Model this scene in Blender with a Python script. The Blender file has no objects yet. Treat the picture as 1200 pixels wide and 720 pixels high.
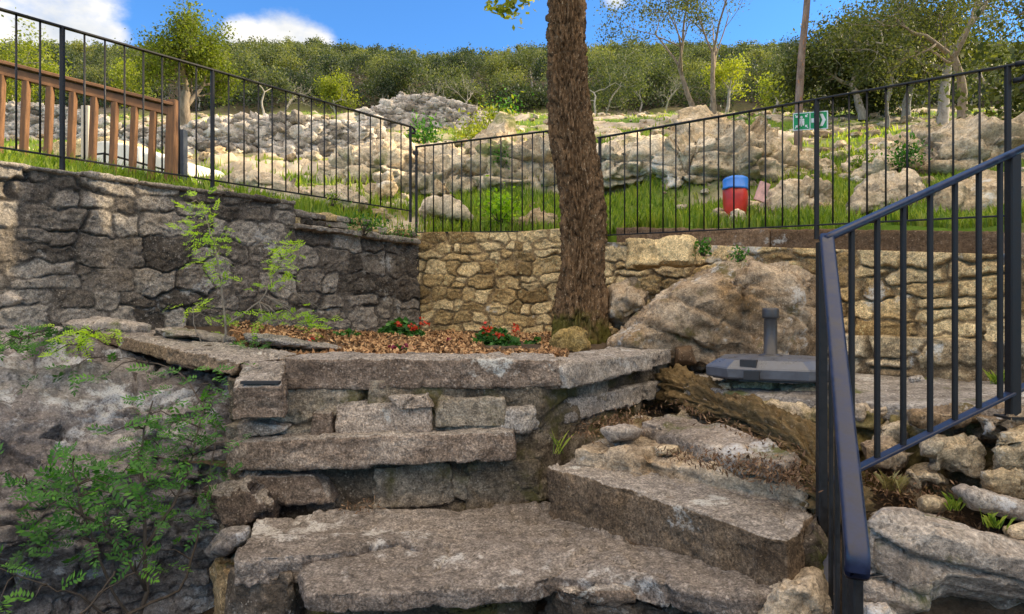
import bpy, bmesh, math
import numpy as np
from mathutils import Vector

C = bpy.context.scene
COL = C.collection
R = math.radians
E = 1.6            # eye height of the photographer
F = 780.0          # focal length in photo pixels

# ------------------------------------------------------------------ camera, sky, sun, exposure
cam_d = bpy.data.cameras.new('camera')
cam_d.sensor_width = 36
cam_d.lens = F / 1200 * 36
cam_d.clip_start = 0.05
cam_d.clip_end = 3000
cam = bpy.data.objects.new('camera', cam_d)
COL.objects.link(cam)
cam.location = (0, 0, E)
cam.rotation_euler = (R(90), 0, 0)
C.camera = cam

SUN_EL, SUN_AZ = 26.0, 78.0      # azimuth clockwise from +Y (to the right of the view)
w = bpy.data.worlds.new('World')
C.world = w
w.use_nodes = True
nt = w.node_tree
nt.nodes.clear()


def N(t, typ, **k):
    n = t.nodes.new(typ)
    for a, b in k.items():
        setattr(n, a, b)
    return n


def build_world():
    L = nt.links.new
    out = N(nt, 'ShaderNodeOutputWorld')
    bg = N(nt, 'ShaderNodeBackground')
    sky = N(nt, 'ShaderNodeTexSky', sky_type='NISHITA')
    sky.sun_disc = False
    sky.sun_elevation = R(SUN_EL)
    sky.sun_rotation = R(SUN_AZ)
    sky.altitude = 300
    sky.air_density = 1.0
    sky.dust_density = 0.15
    sky.ozone_density = 2.5
    bg.inputs['Strength'].default_value = 0.11
    # clouds in the sky, placed by direction
    tc = N(nt, 'ShaderNodeTexCoord')
    mp = N(nt, 'ShaderNodeMapping')
    mp.inputs['Scale'].default_value = (1, 1, 1.7)
    L(tc.outputs['Generated'], mp.inputs['Vector'])
    nz = N(nt, 'ShaderNodeTexNoise')
    nz.inputs['Scale'].default_value = 9
    nz.inputs['Detail'].default_value = 7
    nz.inputs['Roughness'].default_value = 0.62
    L(mp.outputs[0], nz.inputs['Vector'])
    total = None
    for (px, py, rad, amp) in [(0, -5, 0.13, 1.0), (70, 25, 0.09, 1.0), (-90, -30, .2, 1.0), (125, 48, .045, .9), (330, 52, 0.062, 1.0), (292, 52, 0.05, .95), (365, 58, .045, .95), (722, -8, .028, .8)]:
        d = Vector(((px - 600) / F, 1, (360 - py) / F)).normalized()
        dt = N(nt, 'ShaderNodeVectorMath', operation='DISTANCE')
        dt.inputs[1].default_value = d
        L(tc.outputs['Generated'], dt.inputs[0])
        mr = N(nt, 'ShaderNodeMapRange', interpolation_type='SMOOTHSTEP')
        mr.inputs['From Min'].default_value = rad * 1.25
        mr.inputs['From Max'].default_value = rad * 0.25
        mr.inputs['To Max'].default_value = amp
        L(dt.outputs['Value'], mr.inputs['Value'])
        if total is None:
            total = mr.outputs[0]
        else:
            mx = N(nt, 'ShaderNodeMath', operation='MAXIMUM')
            L(total, mx.inputs[0]); L(mr.outputs[0], mx.inputs[1])
            total = mx.outputs[0]
    # unseen bright cloud bank, added overhead and behind as neutral fill light
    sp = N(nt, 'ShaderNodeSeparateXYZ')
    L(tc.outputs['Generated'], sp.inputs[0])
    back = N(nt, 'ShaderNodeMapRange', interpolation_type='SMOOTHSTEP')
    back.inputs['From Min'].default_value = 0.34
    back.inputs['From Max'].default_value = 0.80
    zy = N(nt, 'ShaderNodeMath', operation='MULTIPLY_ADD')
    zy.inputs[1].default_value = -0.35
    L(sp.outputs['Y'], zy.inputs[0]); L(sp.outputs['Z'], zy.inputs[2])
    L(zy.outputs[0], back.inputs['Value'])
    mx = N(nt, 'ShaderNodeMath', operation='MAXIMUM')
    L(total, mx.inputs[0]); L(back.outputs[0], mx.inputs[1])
    # mask = smoothstep(total*1.1 + noise - .75)
    ad = N(nt, 'ShaderNodeMath', operation='MULTIPLY_ADD')
    ad.inputs[1].default_value = 0.66
    L(mx.outputs[0], ad.inputs[0]); L(nz.outputs['Fac'], ad.inputs[2])
    ms = N(nt, 'ShaderNodeMapRange', interpolation_type='SMOOTHSTEP')
    ms.inputs['From Min'].default_value = 0.74
    ms.inputs['From Max'].default_value = 1.16
    L(ad.outputs[0], ms.inputs['Value'])
    tint = N(nt, 'ShaderNodeMix', data_type='RGBA', blend_type='MULTIPLY')
    tint.inputs['Factor'].default_value = 1
    tint.inputs[7].default_value = (0.40, 0.83, 1.28, 1)
    L(sky.outputs[0], tint.inputs[6])
    cl = N(nt, 'ShaderNodeMix', data_type='RGBA')
    n9 = N(nt, 'ShaderNodeTexNoise')
    n9.inputs['Scale'].default_value = 11
    n9.inputs['Detail'].default_value = 6
    L(mp.outputs[0], n9.inputs['Vector'])
    cs = N(nt, 'ShaderNodeValToRGB')
    cs.color_ramp.elements[0].position = .36
    cs.color_ramp.elements[0].color = (2.9, 3.3, 3.9, 1)
    cs.color_ramp.elements[1].position = .6
    cs.color_ramp.elements[1].color = (4.7, 4.75, 4.8, 1)
    L(n9.outputs['Fac'], cs.inputs[0])
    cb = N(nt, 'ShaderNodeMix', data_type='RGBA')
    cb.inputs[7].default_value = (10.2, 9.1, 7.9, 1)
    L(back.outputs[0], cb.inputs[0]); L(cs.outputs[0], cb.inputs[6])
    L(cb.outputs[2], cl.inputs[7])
    L(ms.outputs[0], cl.inputs[0]); L(tint.outputs[2], cl.inputs[6])
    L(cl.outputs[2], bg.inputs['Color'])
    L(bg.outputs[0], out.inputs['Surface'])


build_world()
sl = bpy.data.lights.new('sun', 'SUN')
sl.energy = 4.0
sl.angle = R(0.53)
sl.color = (1, 0.85, 0.62)
so = bpy.data.objects.new('sun', sl)
COL.objects.link(so)
sdir = Vector((math.sin(R(SUN_AZ)) * math.cos(R(SUN_EL)), math.cos(R(SUN_AZ)) * math.cos(R(SUN_EL)), math.sin(R(SUN_EL))))
so.rotation_euler = (-sdir).to_track_quat('-Z', 'Y').to_euler()
so.location = sdir * 30
C.view_settings.view_transform = 'Standard'
C.view_settings.look = 'None'
C.view_settings.exposure = 1.13
C.view_settings.use_white_balance = True
C.view_settings.white_balance_temperature = 7100
C.view_settings.gamma = 1
C.render.engine = 'CYCLES'
C.cycles.use_denoising = True
C.cycles.max_bounces = 6
C.cycles.transparent_max_bounces = 6

# ------------------------------------------------------------------ helpers


def P(px, py, Y):
    return np.array([(px - 600) / F * Y, Y, E - (py - 360) / F * Y])


def rng(s):
    return np.random.default_rng(s)


def h3(ix, iy, iz, s):
    h = (ix.astype(np.int64) * 374761393 + iy.astype(np.int64) * 668265263 + iz.astype(np.int64) * 2147483647 + s * 974634541) & 0xFFFFFFFF
    h = ((h ^ (h >> 13)) * 1274126177) & 0xFFFFFFFF
    h = ((h ^ (h >> 16)) * 2246822519) & 0xFFFFFFFF
    return ((h ^ (h >> 15)) & 0xFFFFFF) / float(0xFFFFFF)


def vnoise(p, s=0):
    i = np.floor(p).astype(np.int64)
    f = p - i
    f = f * f * f * (f * (f * 6 - 15) + 10)
    r = 0
    for a in (0, 1):
        for b in (0, 1):
            for c in (0, 1):
                wt = (f[:, 0] if a else 1 - f[:, 0]) * (f[:, 1] if b else 1 - f[:, 1]) * (f[:, 2] if c else 1 - f[:, 2])
                r = r + wt * h3(i[:, 0] + a, i[:, 1] + b, i[:, 2] + c, s)
    return r * 2 - 1


def fbm(p, octv=4, s=0, gain=0.5):
    r = 0
    a = 1
    for k in range(octv):
        r = r + a * vnoise(p * (2.03 ** k) + 17.3 * k, s + k)
        a *= gain
    return r


def worley(p, s=0):
    i = np.floor(p).astype(np.int64)
    n = len(p)
    f1 = np.full(n, 9.)
    f2 = np.full(n, 9.)
    cid = np.zeros(n)
    for a in (-1, 0, 1):
        for b in (-1, 0, 1):
            for c in (-1, 0, 1):
                x, y, z = i[:, 0] + a, i[:, 1] + b, i[:, 2] + c
                q = np.stack([x + h3(x, y, z, s), y + h3(x, y, z, s + 1), z + h3(x, y, z, s + 2)], 1)
                d = np.sqrt(((q - p) ** 2).sum(1))
                m = d < f1
                f2 = np.where(m, f1, np.minimum(f2, d))
                cid = np.where(m, h3(x, y, z, s + 3), cid)
                f1 = np.where(m, d, f1)
    return f1, f2, cid


def facets(p, s=0):
    """planes of random tilt per cell: broken-stone faces, about -0.5..0.5"""
    i = np.floor(p).astype(np.int64)
    n = len(p)
    f1 = np.full(n, 9.)
    out = np.zeros(n)
    for a in (-1, 0, 1):
        for b in (-1, 0, 1):
            for c in (-1, 0, 1):
                x, y, z = i[:, 0] + a, i[:, 1] + b, i[:, 2] + c
                dx = p[:, 0] - x - h3(x, y, z, s); dy = p[:, 1] - y - h3(x, y, z, s + 1); dz = p[:, 2] - z - h3(x, y, z, s + 2)
                d = dx * dx + dy * dy + dz * dz
                m = d < f1
                v = dx * (h3(x, y, z, s + 4) * 2 - 1) + dy * (h3(x, y, z, s + 5) * 2 - 1) + dz * (h3(x, y, z, s + 6) * 2 - 1) + .35 * (h3(x, y, z, s + 7) - .5)
                out = np.where(m, v, out)
                f1 = np.where(m, d, f1)
    return out


def sstep(a, b, x):
    t = np.clip((x - a) / (b - a), 0, 1)
    return t * t * (3 - 2 * t)


def tag(o, label=None, cat=None, group=None, kind=None):
    if label: o['label'] = label
    if cat: o['category'] = cat
    if group: o['group'] = group
    if kind: o['kind'] = kind
    return o


def thing(name, label, cat, loc=(0, 0, 0), group=None):
    o = bpy.data.objects.new(name, None)
    o.empty_display_size = 0.1
    COL.objects.link(o)
    o.location = tuple(loc)
    o['_b'] = 1
    del o['_b']
    return tag(o, label, cat, group)


def make(name, V, faces, mat, parent=None, smooth=True, col=None, org=None, midx=None):
    """faces: array or list of arrays (quads, tris). V in world space; org = new origin."""
    V = np.asarray(V, dtype=np.float64)
    if not isinstance(faces, list):
        faces = [faces]
    faces = [np.asarray(f, dtype=np.int32) for f in faces if len(f)]
    if parent is not None:
        o0 = np.array(parent_world(parent))
    elif org is not None:
        o0 = np.array(org, dtype=float)
    else:
        o0 = np.zeros(3)
    me = bpy.data.meshes.new(name)
    me.vertices.add(len(V))
    me.vertices.foreach_set('co', (V - o0).astype(np.float32).ravel())
    nl = sum(f.size for f in faces)
    npo = sum(len(f) for f in faces)
    me.loops.add(nl)
    me.loops.foreach_set('vertex_index', np.concatenate([f.ravel() for f in faces]))
    me.polygons.add(npo)
    tot = np.concatenate([np.full(len(f), f.shape[1], dtype=np.int32) for f in faces])
    st = np.concatenate([[0], np.cumsum(tot)[:-1]]).astype(np.int32)
    me.polygons.foreach_set('loop_start', st)
    me.polygons.foreach_set('loop_total', tot)
    me.polygons.foreach_set('use_smooth', np.full(npo, smooth))
    mats = mat if isinstance(mat, list) else [mat]
    for m in mats:
        me.materials.append(m)
    if midx is not None:
        me.polygons.foreach_set('material_index', np.asarray(midx, dtype=np.int32))
    me.update(calc_edges=True)
    if col is not None:
        at = me.color_attributes.new('tint', 'FLOAT_COLOR', 'POINT')
        c = np.ones((len(V), 4), dtype=np.float32)
        c[:, :col.shape[1]] = col
        at.data.foreach_set('color', c.ravel())
    o = bpy.data.objects.new(name, me)
    COL.objects.link(o)
    if parent is not None:
        o.parent = parent
    else:
        o.location = tuple(o0)
    return o


def parent_world(p):
    l = Vector(p.location)
    q = p.parent
    while q is not None:
        l = l + Vector(q.location)
        q = q.parent
    return l


class MB:
    """collects pieces into one mesh"""
    def __init__(s):
        s.v = []; s.q = []; s.t = []; s.c = []; s.n = 0

    def add(s, V, Fq=None, Ft=None, c=None):
        V = np.asarray(V, float)
        if Fq is not None and len(Fq): s.q.append(np.asarray(Fq) + s.n)
        if Ft is not None and len(Ft): s.t.append(np.asarray(Ft) + s.n)
        s.v.append(V)
        cc = np.zeros((len(V), 3))
        if c is not None: cc[:] = c
        s.c.append(cc)
        s.n += len(V)
        return s

    def arrays(s):
        V = np.concatenate(s.v)
        q = np.concatenate(s.q) if s.q else np.zeros((0, 4), int)
        t = np.concatenate(s.t) if s.t else np.zeros((0, 3), int)
        return V, q, t, np.concatenate(s.c)

    def build(s, name, mat, parent=None, smooth=True, org=None):
        V, q, t, c = s.arrays()
        return make(name, V, [q, t], mat, parent, smooth, c, org)


def frame(d):
    d = d / (np.linalg.norm(d) + 1e-9)
    ref = np.array([0, 0, 1.]) if abs(d[2]) < 0.9 else np.array([0, 1., 0])
    a = np.cross(d, ref); a /= np.linalg.norm(a)
    b = np.cross(a, d)
    return d, a, b


def tube(pts, rad, n=8, caps=True):
    pts = np.asarray(pts, float)
    rad = np.broadcast_to(np.asarray(rad, float), (len(pts),))
    th = np.linspace(0, 2 * np.pi, n, endpoint=False)
    V = []
    ta = np.gradient(pts, axis=0)
    pa = None
    for p, r, d in zip(pts, rad, ta):
        d, a, b = frame(d)
        if pa is not None:
            a2 = pa - d * np.dot(pa, d)
            if np.linalg.norm(a2) > 1e-3:
                a = a2 / np.linalg.norm(a2); b = np.cross(a, d)
        pa = a
        V.append(p + r * (np.cos(th)[:, None] * a + np.sin(th)[:, None] * b))
    V = np.concatenate(V)
    m = len(pts)
    i = np.arange(m - 1)[:, None] * n
    k = np.arange(n)[None, :]
    k2 = (k + 1) % n
    Fq = np.stack([i + k, i + n + k, i + n + k2, i + k2], -1).reshape(-1, 4)
    Ft = []
    if caps:
        V = np.concatenate([V, pts[:1], pts[-1:]])
        c0, c1 = m * n, m * n + 1
        Ft = [[c0, q, (q + 1) % n] for q in range(n)] + [[c1, (m - 1) * n + (q + 1) % n, (m - 1) * n + q] for q in range(n)]
    return V, Fq, np.array(Ft).reshape(-1, 3)


def bar(p0, p1, wd, ht, ch=0.25, up=(0, 0, 1)):
    """rectangular bar with chamfered long edges; wd across, ht along up"""
    p0 = np.asarray(p0, float); p1 = np.asarray(p1, float)
    d = (p1 - p0) / np.linalg.norm(p1 - p0)
    up = np.asarray(up, float)
    a = np.cross(d, up)
    if np.linalg.norm(a) < 1e-4: a = np.cross(d, np.array([0, 1., 0]))
    a /= np.linalg.norm(a)
    b = np.cross(a, d)
    c = ch * min(wd, ht)
    hw, hh = wd / 2, ht / 2
    prof = [(-hw + c, -hh), (hw - c, -hh), (hw, -hh + c), (hw, hh - c), (hw - c, hh), (-hw + c, hh), (-hw, hh - c), (-hw, -hh + c)]
    V = [p + x * a + y * b for p in (p0, p1) for x, y in prof]
    n = 8
    Fq = [[k, (k + 1) % n, n + (k + 1) % n, n + k] for k in range(n)]
    Fq += [[7, 2, 1, 0], [6, 3, 2, 7], [6, 5, 4, 3]]
    Fq += [[n + 0, n + 1, n + 2, n + 7], [n + 7, n + 2, n + 3, n + 6], [n + 3, n + 4, n + 5, n + 6]]
    return np.array(V), np.array(Fq), None


def boxm(c, s, rz=0, tilt=None):
    c = np.asarray(c, float)
    x, y, z = np.array(s) / 2
    V = np.array([[i * x, j * y, k * z] for k in (-1, 1) for j in (-1, 1) for i in (-1, 1)])
    ca, sa = math.cos(rz), math.sin(rz)
    V = V @ np.array([[ca, sa, 0], [-sa, ca, 0], [0, 0, 1]])
    Fq = np.array([[0, 2, 3, 1], [4, 5, 7, 6], [0, 1, 5, 4], [2, 6, 7, 3], [0, 4, 6, 2], [1, 3, 7, 5]])
    return V + c, Fq, None


def lathe(profile, n=32, c=(0, 0, 0)):
    pr = np.array(profile, float)
    th = np.linspace(0, 2 * np.pi, n, endpoint=False)
    V = np.stack([pr[:, 0][:, None] * np.cos(th), pr[:, 0][:, None] * np.sin(th), np.repeat(pr[:, 1][:, None], n, 1)], -1).reshape(-1, 3) + np.array(c)
    m = len(pr)
    i = np.arange(m - 1)[:, None] * n
    k = np.arange(n)[None, :]
    k2 = (k + 1) % n
    return V, np.stack([i + k, i + k2, i + n + k2, i + n + k], -1).reshape(-1, 4), None


def remesh(V, faces, voxel, smooth=0, sf=0.5):
    me = bpy.data.meshes.new('tmp')
    me.from_pydata([tuple(v) for v in V], [], [list(map(int, f)) for f in faces])
    bm = bmesh.new(); bm.from_mesh(me)
    bmesh.ops.triangulate(bm, faces=[f for f in bm.faces if len(f.verts) > 4])
    bmesh.ops.recalc_face_normals(bm, faces=bm.faces)
    bm.to_mesh(me); bm.free()
    o = bpy.data.objects.new('tmp', me)
    COL.objects.link(o)
    m = o.modifiers.new('r', 'REMESH'); m.mode = 'VOXEL'; m.voxel_size = voxel
    if smooth:
        m = o.modifiers.new('s', 'SMOOTH'); m.iterations = smooth; m.factor = sf
    dg = bpy.context.evaluated_depsgraph_get()
    ev = o.evaluated_get(dg)
    e = ev.to_mesh()
    n = len(e.vertices)
    co = np.empty(n * 3, np.float32); e.vertices.foreach_get('co', co)
    no = np.empty(n * 3, np.float32); e.vertices.foreach_get('normal', no)
    li = np.empty(len(e.loops), np.int32); e.loops.foreach_get('vertex_index', li)
    lt = np.empty(len(e.polygons), np.int32); e.polygons.foreach_get('loop_total', lt)
    if (lt == 4).all():
        f = li.reshape(-1, 4)
    else:
        ls = np.cumsum(np.concatenate([[0], lt[:-1]]))
        f = np.array([[li[s], li[s + 1], li[s + 2], li[s + min(3, t - 1)]] for s, t in zip(ls, lt)])
    ev.to_mesh_clear()
    bpy.data.objects.remove(o)
    bpy.data.meshes.remove(me)
    return co.reshape(-1, 3).astype(float), f, no.reshape(-1, 3).astype(float)


def rockify(V, Nn, amp, s, strata=0.0, chip=0.0, tilt=(0.1, 0.05), fine=1.0, sfreq=14, ff=5.5, crack=.010, cf=1.6, cw=.022):
    """natural stone relief: lumps, fracture facets, bedding layers, grain"""
    p = V
    d = amp * 0.7 * fbm(p * 3.1, 3, s) + amp * 0.30 * fbm(p * 11, 3, s + 5) + fine * 0.0026 * fbm(p * 46, 2, s + 9)
    if chip:
        wp = p + .03 * np.stack([fbm(p * 8, 2, s + 70), fbm(p * 8, 2, s + 71), fbm(p * 8, 2, s + 72)], 1)
        d = d + chip * 1.7 * facets(wp * ff, s + 60) + chip * .45 * facets(wp * ff * 3.1, s + 64) - chip * .12 * np.abs(fbm(p * ff * 3.6, 3, s + 75))
    if crack:
        for ck in (0, 1):
            nn_ = fbm(p * cf * (1 + .8 * ck) * np.array([1, 1, 1.6]) + 5.1 * ck, 4, s + 90 + ck)
            d = d - crack * np.exp(-(nn_ / (cw * (1 + .8 * ck))) ** 2) * sstep(-.3, .3, vnoise(p * cf * .9, s + 95 + ck))
    if strata:
        zz = p[:, 2] + tilt[0] * p[:, 0] + tilt[1] * p[:, 1] + 0.03 * fbm(p * 2.2, 2, s + 40)
        t = zz * sfreq
        k = np.floor(t)
        fr = t - k
        lay = h3(k, k * 0, k * 0, s + 3) - .5
        side = 1 - np.abs(Nn[:, 2]) ** 2 * 0.85
        d = d + side * strata * (lay * 1.2 - 1.0 * (1 - sstep(0, .14, np.minimum(fr, 1 - fr))))
    return V + Nn * d[:, None]


# ------------------------------------------------------------------ materials
MATS = {}


def new_mat(name):
    m = bpy.data.materials.new(name)
    m.use_nodes = True
    t = m.node_tree
    b = t.nodes['Principled BSDF']
    return m, t, b


def ramp(t, stops, interp='LINEAR'):
    r = N(t, 'ShaderNodeValToRGB')
    e = r.color_ramp
    e.interpolation = interp
    while len(e.elements) > 1: e.elements.remove(e.elements[-1])
    e.elements[0].position = stops[0][0]
    e.elements[0].color = (*stops[0][1], 1)
    for p, c in stops[1:]:
        x = e.elements.new(p); x.color = (*c, 1)
    return r


def mixc(t, fac, a, b, blend='MIX'):
    m = N(t, 'ShaderNodeMix', data_type='RGBA', blend_type=blend)
    for i, v in ((0, fac), (6, a), (7, b)):
        if isinstance(v, (int, float)): m.inputs[i].default_value = v
        elif isinstance(v, tuple): m.inputs[i].default_value = (*v, 1)
        else: t.links.new(v, m.inputs[i])
    return m.outputs[2]


def noise(t, vec, scale, detail=6, rough=0.6, dist=0.0):
    n = N(t, 'ShaderNodeTexNoise')
    n.inputs['Scale'].default_value = scale
    n.inputs['Detail'].default_value = detail
    n.inputs['Roughness'].default_value = rough
    n.inputs['Distortion'].default_value = dist
    t.links.new(vec, n.inputs['Vector'])
    return n.outputs['Fac']


def mrange(t, v, a, b, c=0., d=1., smooth=True):
    m = N(t, 'ShaderNodeMapRange')
    if smooth: m.interpolation_type = 'SMOOTHSTEP'
    for k, x in (('From Min', a), ('From Max', b), ('To Min', c), ('To Max', d)):
        m.inputs[k].default_value = x
    t.links.new(v, m.inputs['Value'])
    return m.outputs[0]


def mul(t, a, b, op='MULTIPLY'):
    m = N(t, 'ShaderNodeMath', operation=op)
    for i, v in enumerate((a, b)):
        if isinstance(v, (int, float)): m.inputs[i].default_value = v
        else: t.links.new(v, m.inputs[i])
    return m.outputs[0]


def rock_mat(name, dark, mid, light, lichen=0.3, lichen_col=(.62, .62, .58), moss=0.0, moss_col=(.10, .115, .02), ochre=0.0, scale=1.0, top=None, bump=0.85,
             mortar=None, speck=0.7, sc=(1, 1, 1)):
    m, t, b = new_mat(name)
    L = t.links.new
    g = N(t, 'ShaderNodeNewGeometry')
    mp = N(t, 'ShaderNodeMapping')
    mp.inputs['Scale'].default_value = tuple(scale * q for q in sc)
    L(g.outputs['Position'], mp.inputs['Vector'])
    v = mp.outputs[0]
    at = N(t, 'ShaderNodeAttribute', attribute_name='tint')
    sp = N(t, 'ShaderNodeSeparateColor')
    L(at.outputs['Color'], sp.inputs[0])
    n1 = noise(t, v, 4.5, 8, .68, .3)
    mp2 = N(t, 'ShaderNodeMapping'); mp2.inputs['Scale'].default_value = (.8, .8, 5.5); mp2.inputs['Rotation'].default_value = (.25, .2, 0)
    L(v, mp2.inputs['Vector'])
    nb = noise(t, mp2.outputs[0], 3.2, 7, .65, .5)
    n1 = mul(t, mul(t, n1, .62), mul(t, nb, .38), 'ADD')
    base = ramp(t, [(0.34, dark), (0.5, mid), (0.67, light)])
    tintv = mul(t, sp.outputs[0], 0.46)
    n1b = mul(t, mul(t, n1, tintv, 'ADD'), 0.18, 'SUBTRACT')
    L(n1b, base.inputs[0])
    c = base.outputs[0]
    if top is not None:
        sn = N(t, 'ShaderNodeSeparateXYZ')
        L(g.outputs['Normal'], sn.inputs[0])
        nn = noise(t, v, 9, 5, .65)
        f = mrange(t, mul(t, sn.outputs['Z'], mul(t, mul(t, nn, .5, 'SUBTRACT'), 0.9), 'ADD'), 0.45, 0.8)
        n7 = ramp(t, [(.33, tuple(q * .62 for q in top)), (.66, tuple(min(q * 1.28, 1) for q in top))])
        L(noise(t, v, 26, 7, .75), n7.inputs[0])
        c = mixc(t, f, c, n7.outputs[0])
    c = mixc(t, 1., c, ramp_out(t, noise(t, v, 1.9, 5, .62, .4), [(.34, (.70, .68, .66)), (.5, (.97, .97, .97)), (.66, (1.13, 1.12, 1.1))]), 'MULTIPLY')
    if ochre:
        c = mixc(t, mrange(t, noise(t, v, 2.6, 5, .6), 0.62 - .2 * ochre, .78, 0, .75 * min(1, ochre * 1.6)), c, (.30, .165, .05))
    if mortar is not None:
        c = mixc(t, mul(t, sp.outputs[1], .9), c, mortar)
    # pores and grain
    n2 = noise(t, v, 38, 6, .75)
    c = mixc(t, 1.0, c, ramp_out(t, n2, [(.30, (.42,) * 3), (.5, (1,) * 3), (.70, (1.55,) * 3)]), 'MULTIPLY')
    n3 = noise(t, v, 120, 3, .7)
    c = mixc(t, speck, c, ramp_out(t, n3, [(.3, (.32,) * 3), (.5, (1,) * 3), (.70, (2.1,) * 3)]), 'MULTIPLY')
    # crisp lichen dots and dark pits
    for vs, lo_, colr_, am in ((95, .84, tuple(min(.8, q * 1.5) for q in light), .5), (80, .80, tuple(q * .4 for q in dark), .6), (30, .93, tuple(min(.75, q * 1.3) for q in light), .4)):
        vo = N(t, 'ShaderNodeTexVoronoi')
        vo.inputs['Scale'].default_value = vs
        wv = N(t, 'ShaderNodeVectorMath', operation='MULTIPLY_ADD')
        nzc = N(t, 'ShaderNodeTexNoise'); nzc.inputs['Scale'].default_value = vs * 1.3
        L(v, nzc.inputs['Vector'])
        L(nzc.outputs['Color'], wv.inputs[0]); wv.inputs[1].default_value = (.9 / vs,) * 3; L(v, wv.inputs[2])
        L(wv.outputs[0], vo.inputs['Vector'])
        sv = N(t, 'ShaderNodeSeparateColor'); L(vo.outputs['Color'], sv.inputs[0])
        dotm = mul(t, mrange(t, vo.outputs['Distance'], .46, .36), mrange(t, sv.outputs[0], lo_ - .02, lo_ + .02, 0, am, False))
        dotm = mul(t, dotm, mrange(t, noise(t, v, 3.7 + vs * .02, 4, .6), .42, .6, .1, 1))
        c = mixc(t, dotm, c, colr_)
    if moss:
        f = mrange(t, mul(t, noise(t, v, 3.3, 7, .66), mul(t, sp.outputs[2], .25), 'ADD'), 0.66 - .22 * moss, .76 - .1 * moss, 0, .85)
        c = mixc(t, f, c, moss_col)
    if lichen:
        nl = noise(t, v, 6.5, 9, .72, .15)
        nl2 = noise(t, v, 2.1, 3, .5)
        f = mrange(t, mul(t, nl, mul(t, mul(t, nl2, .5, 'SUBTRACT'), .7), 'ADD'), 0.64 - .12 * lichen, .735 - .10 * lichen, 0, .85)
        f = mul(t, f, mrange(t, n3, .36, .52, .25, 1))
        c = mixc(t, f, c, lichen_col)
    L(c, b.inputs['Base Color'])
    b.inputs['Roughness'].default_value = 0.92
    b.inputs['Specular IOR Level'].default_value = 0.25
    bn = N(t, 'ShaderNodeBump')
    bn.inputs['Strength'].default_value = bump
    bn.inputs['Distance'].default_value = 0.022
    hh = mul(t, mul(t, n2, 0.7), mul(t, n3, .35), 'ADD')
    hh = mul(t, hh, noise(t, v, 14, 6, .7), 'ADD')
    L(hh, bn.inputs['Height'])
    L(bn.outputs[0], b.inputs['Normal'])
    return m


def ramp_out(t, fac, stops):
    r = ramp(t, [(p, tuple(min(x, 10) for x in c)) for p, c in stops])
    t.links.new(fac, r.inputs[0])
    return r.outputs[0]


def leaf_mat(name, dark, mid, light, trans=0.35, rough=.55, spec=.35):
    m, t, b = new_mat(name)
    L = t.links.new
    at = N(t, 'ShaderNodeAttribute', attribute_name='tint')
    sp = N(t, 'ShaderNodeSeparateColor')
    L(at.outputs['Color'], sp.inputs[0])
    c = ramp_out(t, sp.outputs[0], [(0, dark), (.5, mid), (1, light)])
    L(c, b.inputs['Base Color'])
    b.inputs['Roughness'].default_value = rough
    b.inputs['Specular IOR Level'].default_value = spec
    tr = N(t, 'ShaderNodeBsdfTranslucent')
    c2 = mixc(t, 1.0, c, (1.5, 1.55, .55), 'MULTIPLY')
    L(c2, tr.inputs['Color'])
    ms = N(t, 'ShaderNodeMixShader')
    ms.inputs[0].default_value = trans
    L(b.outputs[0], ms.inputs[1]); L(tr.outputs[0], ms.inputs[2])
    L(ms.outputs[0], t.nodes['Material Output'].inputs['Surface'])
    return m


def plain_mat(name, col, rough=.5, metal=0., var=.25, scale=20, bump=.1, spec=.5, scv=(1, 1, 1)):
    m, t, b = new_mat(name)
    L = t.links.new
    g = N(t, 'ShaderNodeNewGeometry')
    mp = N(t, 'ShaderNodeMapping')
    mp.inputs['Scale'].default_value = scv
    L(g.outputs['Position'], mp.inputs['Vector'])
    n = noise(t, mp.outputs[0], scale, 6, .65)
    c = mixc(t, 1., col, ramp_out(t, n, [(.3, (1 - var,) * 3), (.7, (1 + var,) * 3)]), 'MULTIPLY')
    L(c, b.inputs['Base Color'])
    L(mrange(t, n, .3, .7, max(0, rough - .12), min(1, rough + .12)), b.inputs['Roughness'])
    b.inputs['Metallic'].default_value = metal
    b.inputs['Specular IOR Level'].default_value = spec
    if bump:
        bn = N(t, 'ShaderNodeBump')
        bn.inputs['Strength'].default_value = bump
        bn.inputs['Distance'].default_value = .003
        L(n, bn.inputs['Height']); L(bn.outputs[0], b.inputs['Normal'])
    return m


def bark_mat(name, dark, light, fleck=.5, moss=0., sc=(30, 30, 9), spots=(.50, .38, .24)):
    m, t, b = new_mat(name)
    L = t.links.new
    g = N(t, 'ShaderNodeNewGeometry')
    mp = N(t, 'ShaderNodeMapping')
    mp.inputs['Scale'].default_value = sc
    L(g.outputs['Position'], mp.inputs['Vector'])
    n = noise(t, mp.outputs[0], 1.0, 8, .72, .4)
    c = ramp_out(t, n, [(.32, dark), (.62, light)])
    n2 = noise(t, mp.outputs[0], 2.1, 6, .7)
    c = mixc(t, mrange(t, n2, .585, .64, 0, fleck), c, spots)
    if moss:
        n3 = noise(t, g.outputs['Position'], 5, 6, .65)
        sp = N(t, 'ShaderNodeSeparateXYZ'); L(g.outputs['Position'], sp.inputs[0])
        hz = mrange(t, sp.outputs['Z'], 1.3, 1.85, .45, -.2)
        c = mixc(t, mrange(t, mul(t, n3, hz, 'ADD'), .62, .88, 0, moss), c, (.10, .10, .018))
    L(c, b.inputs['Base Color'])
    b.inputs['Roughness'].default_value = .95
    b.inputs['Specular IOR Level'].default_value = .15
    bn = N(t, 'ShaderNodeBump')
    bn.inputs['Strength'].default_value = .7
    bn.inputs['Distance'].default_value = .015
    L(mul(t, n, n2, 'ADD'), bn.inputs['Height']); L(bn.outputs[0], b.inputs['Normal'])
    return m


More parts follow.
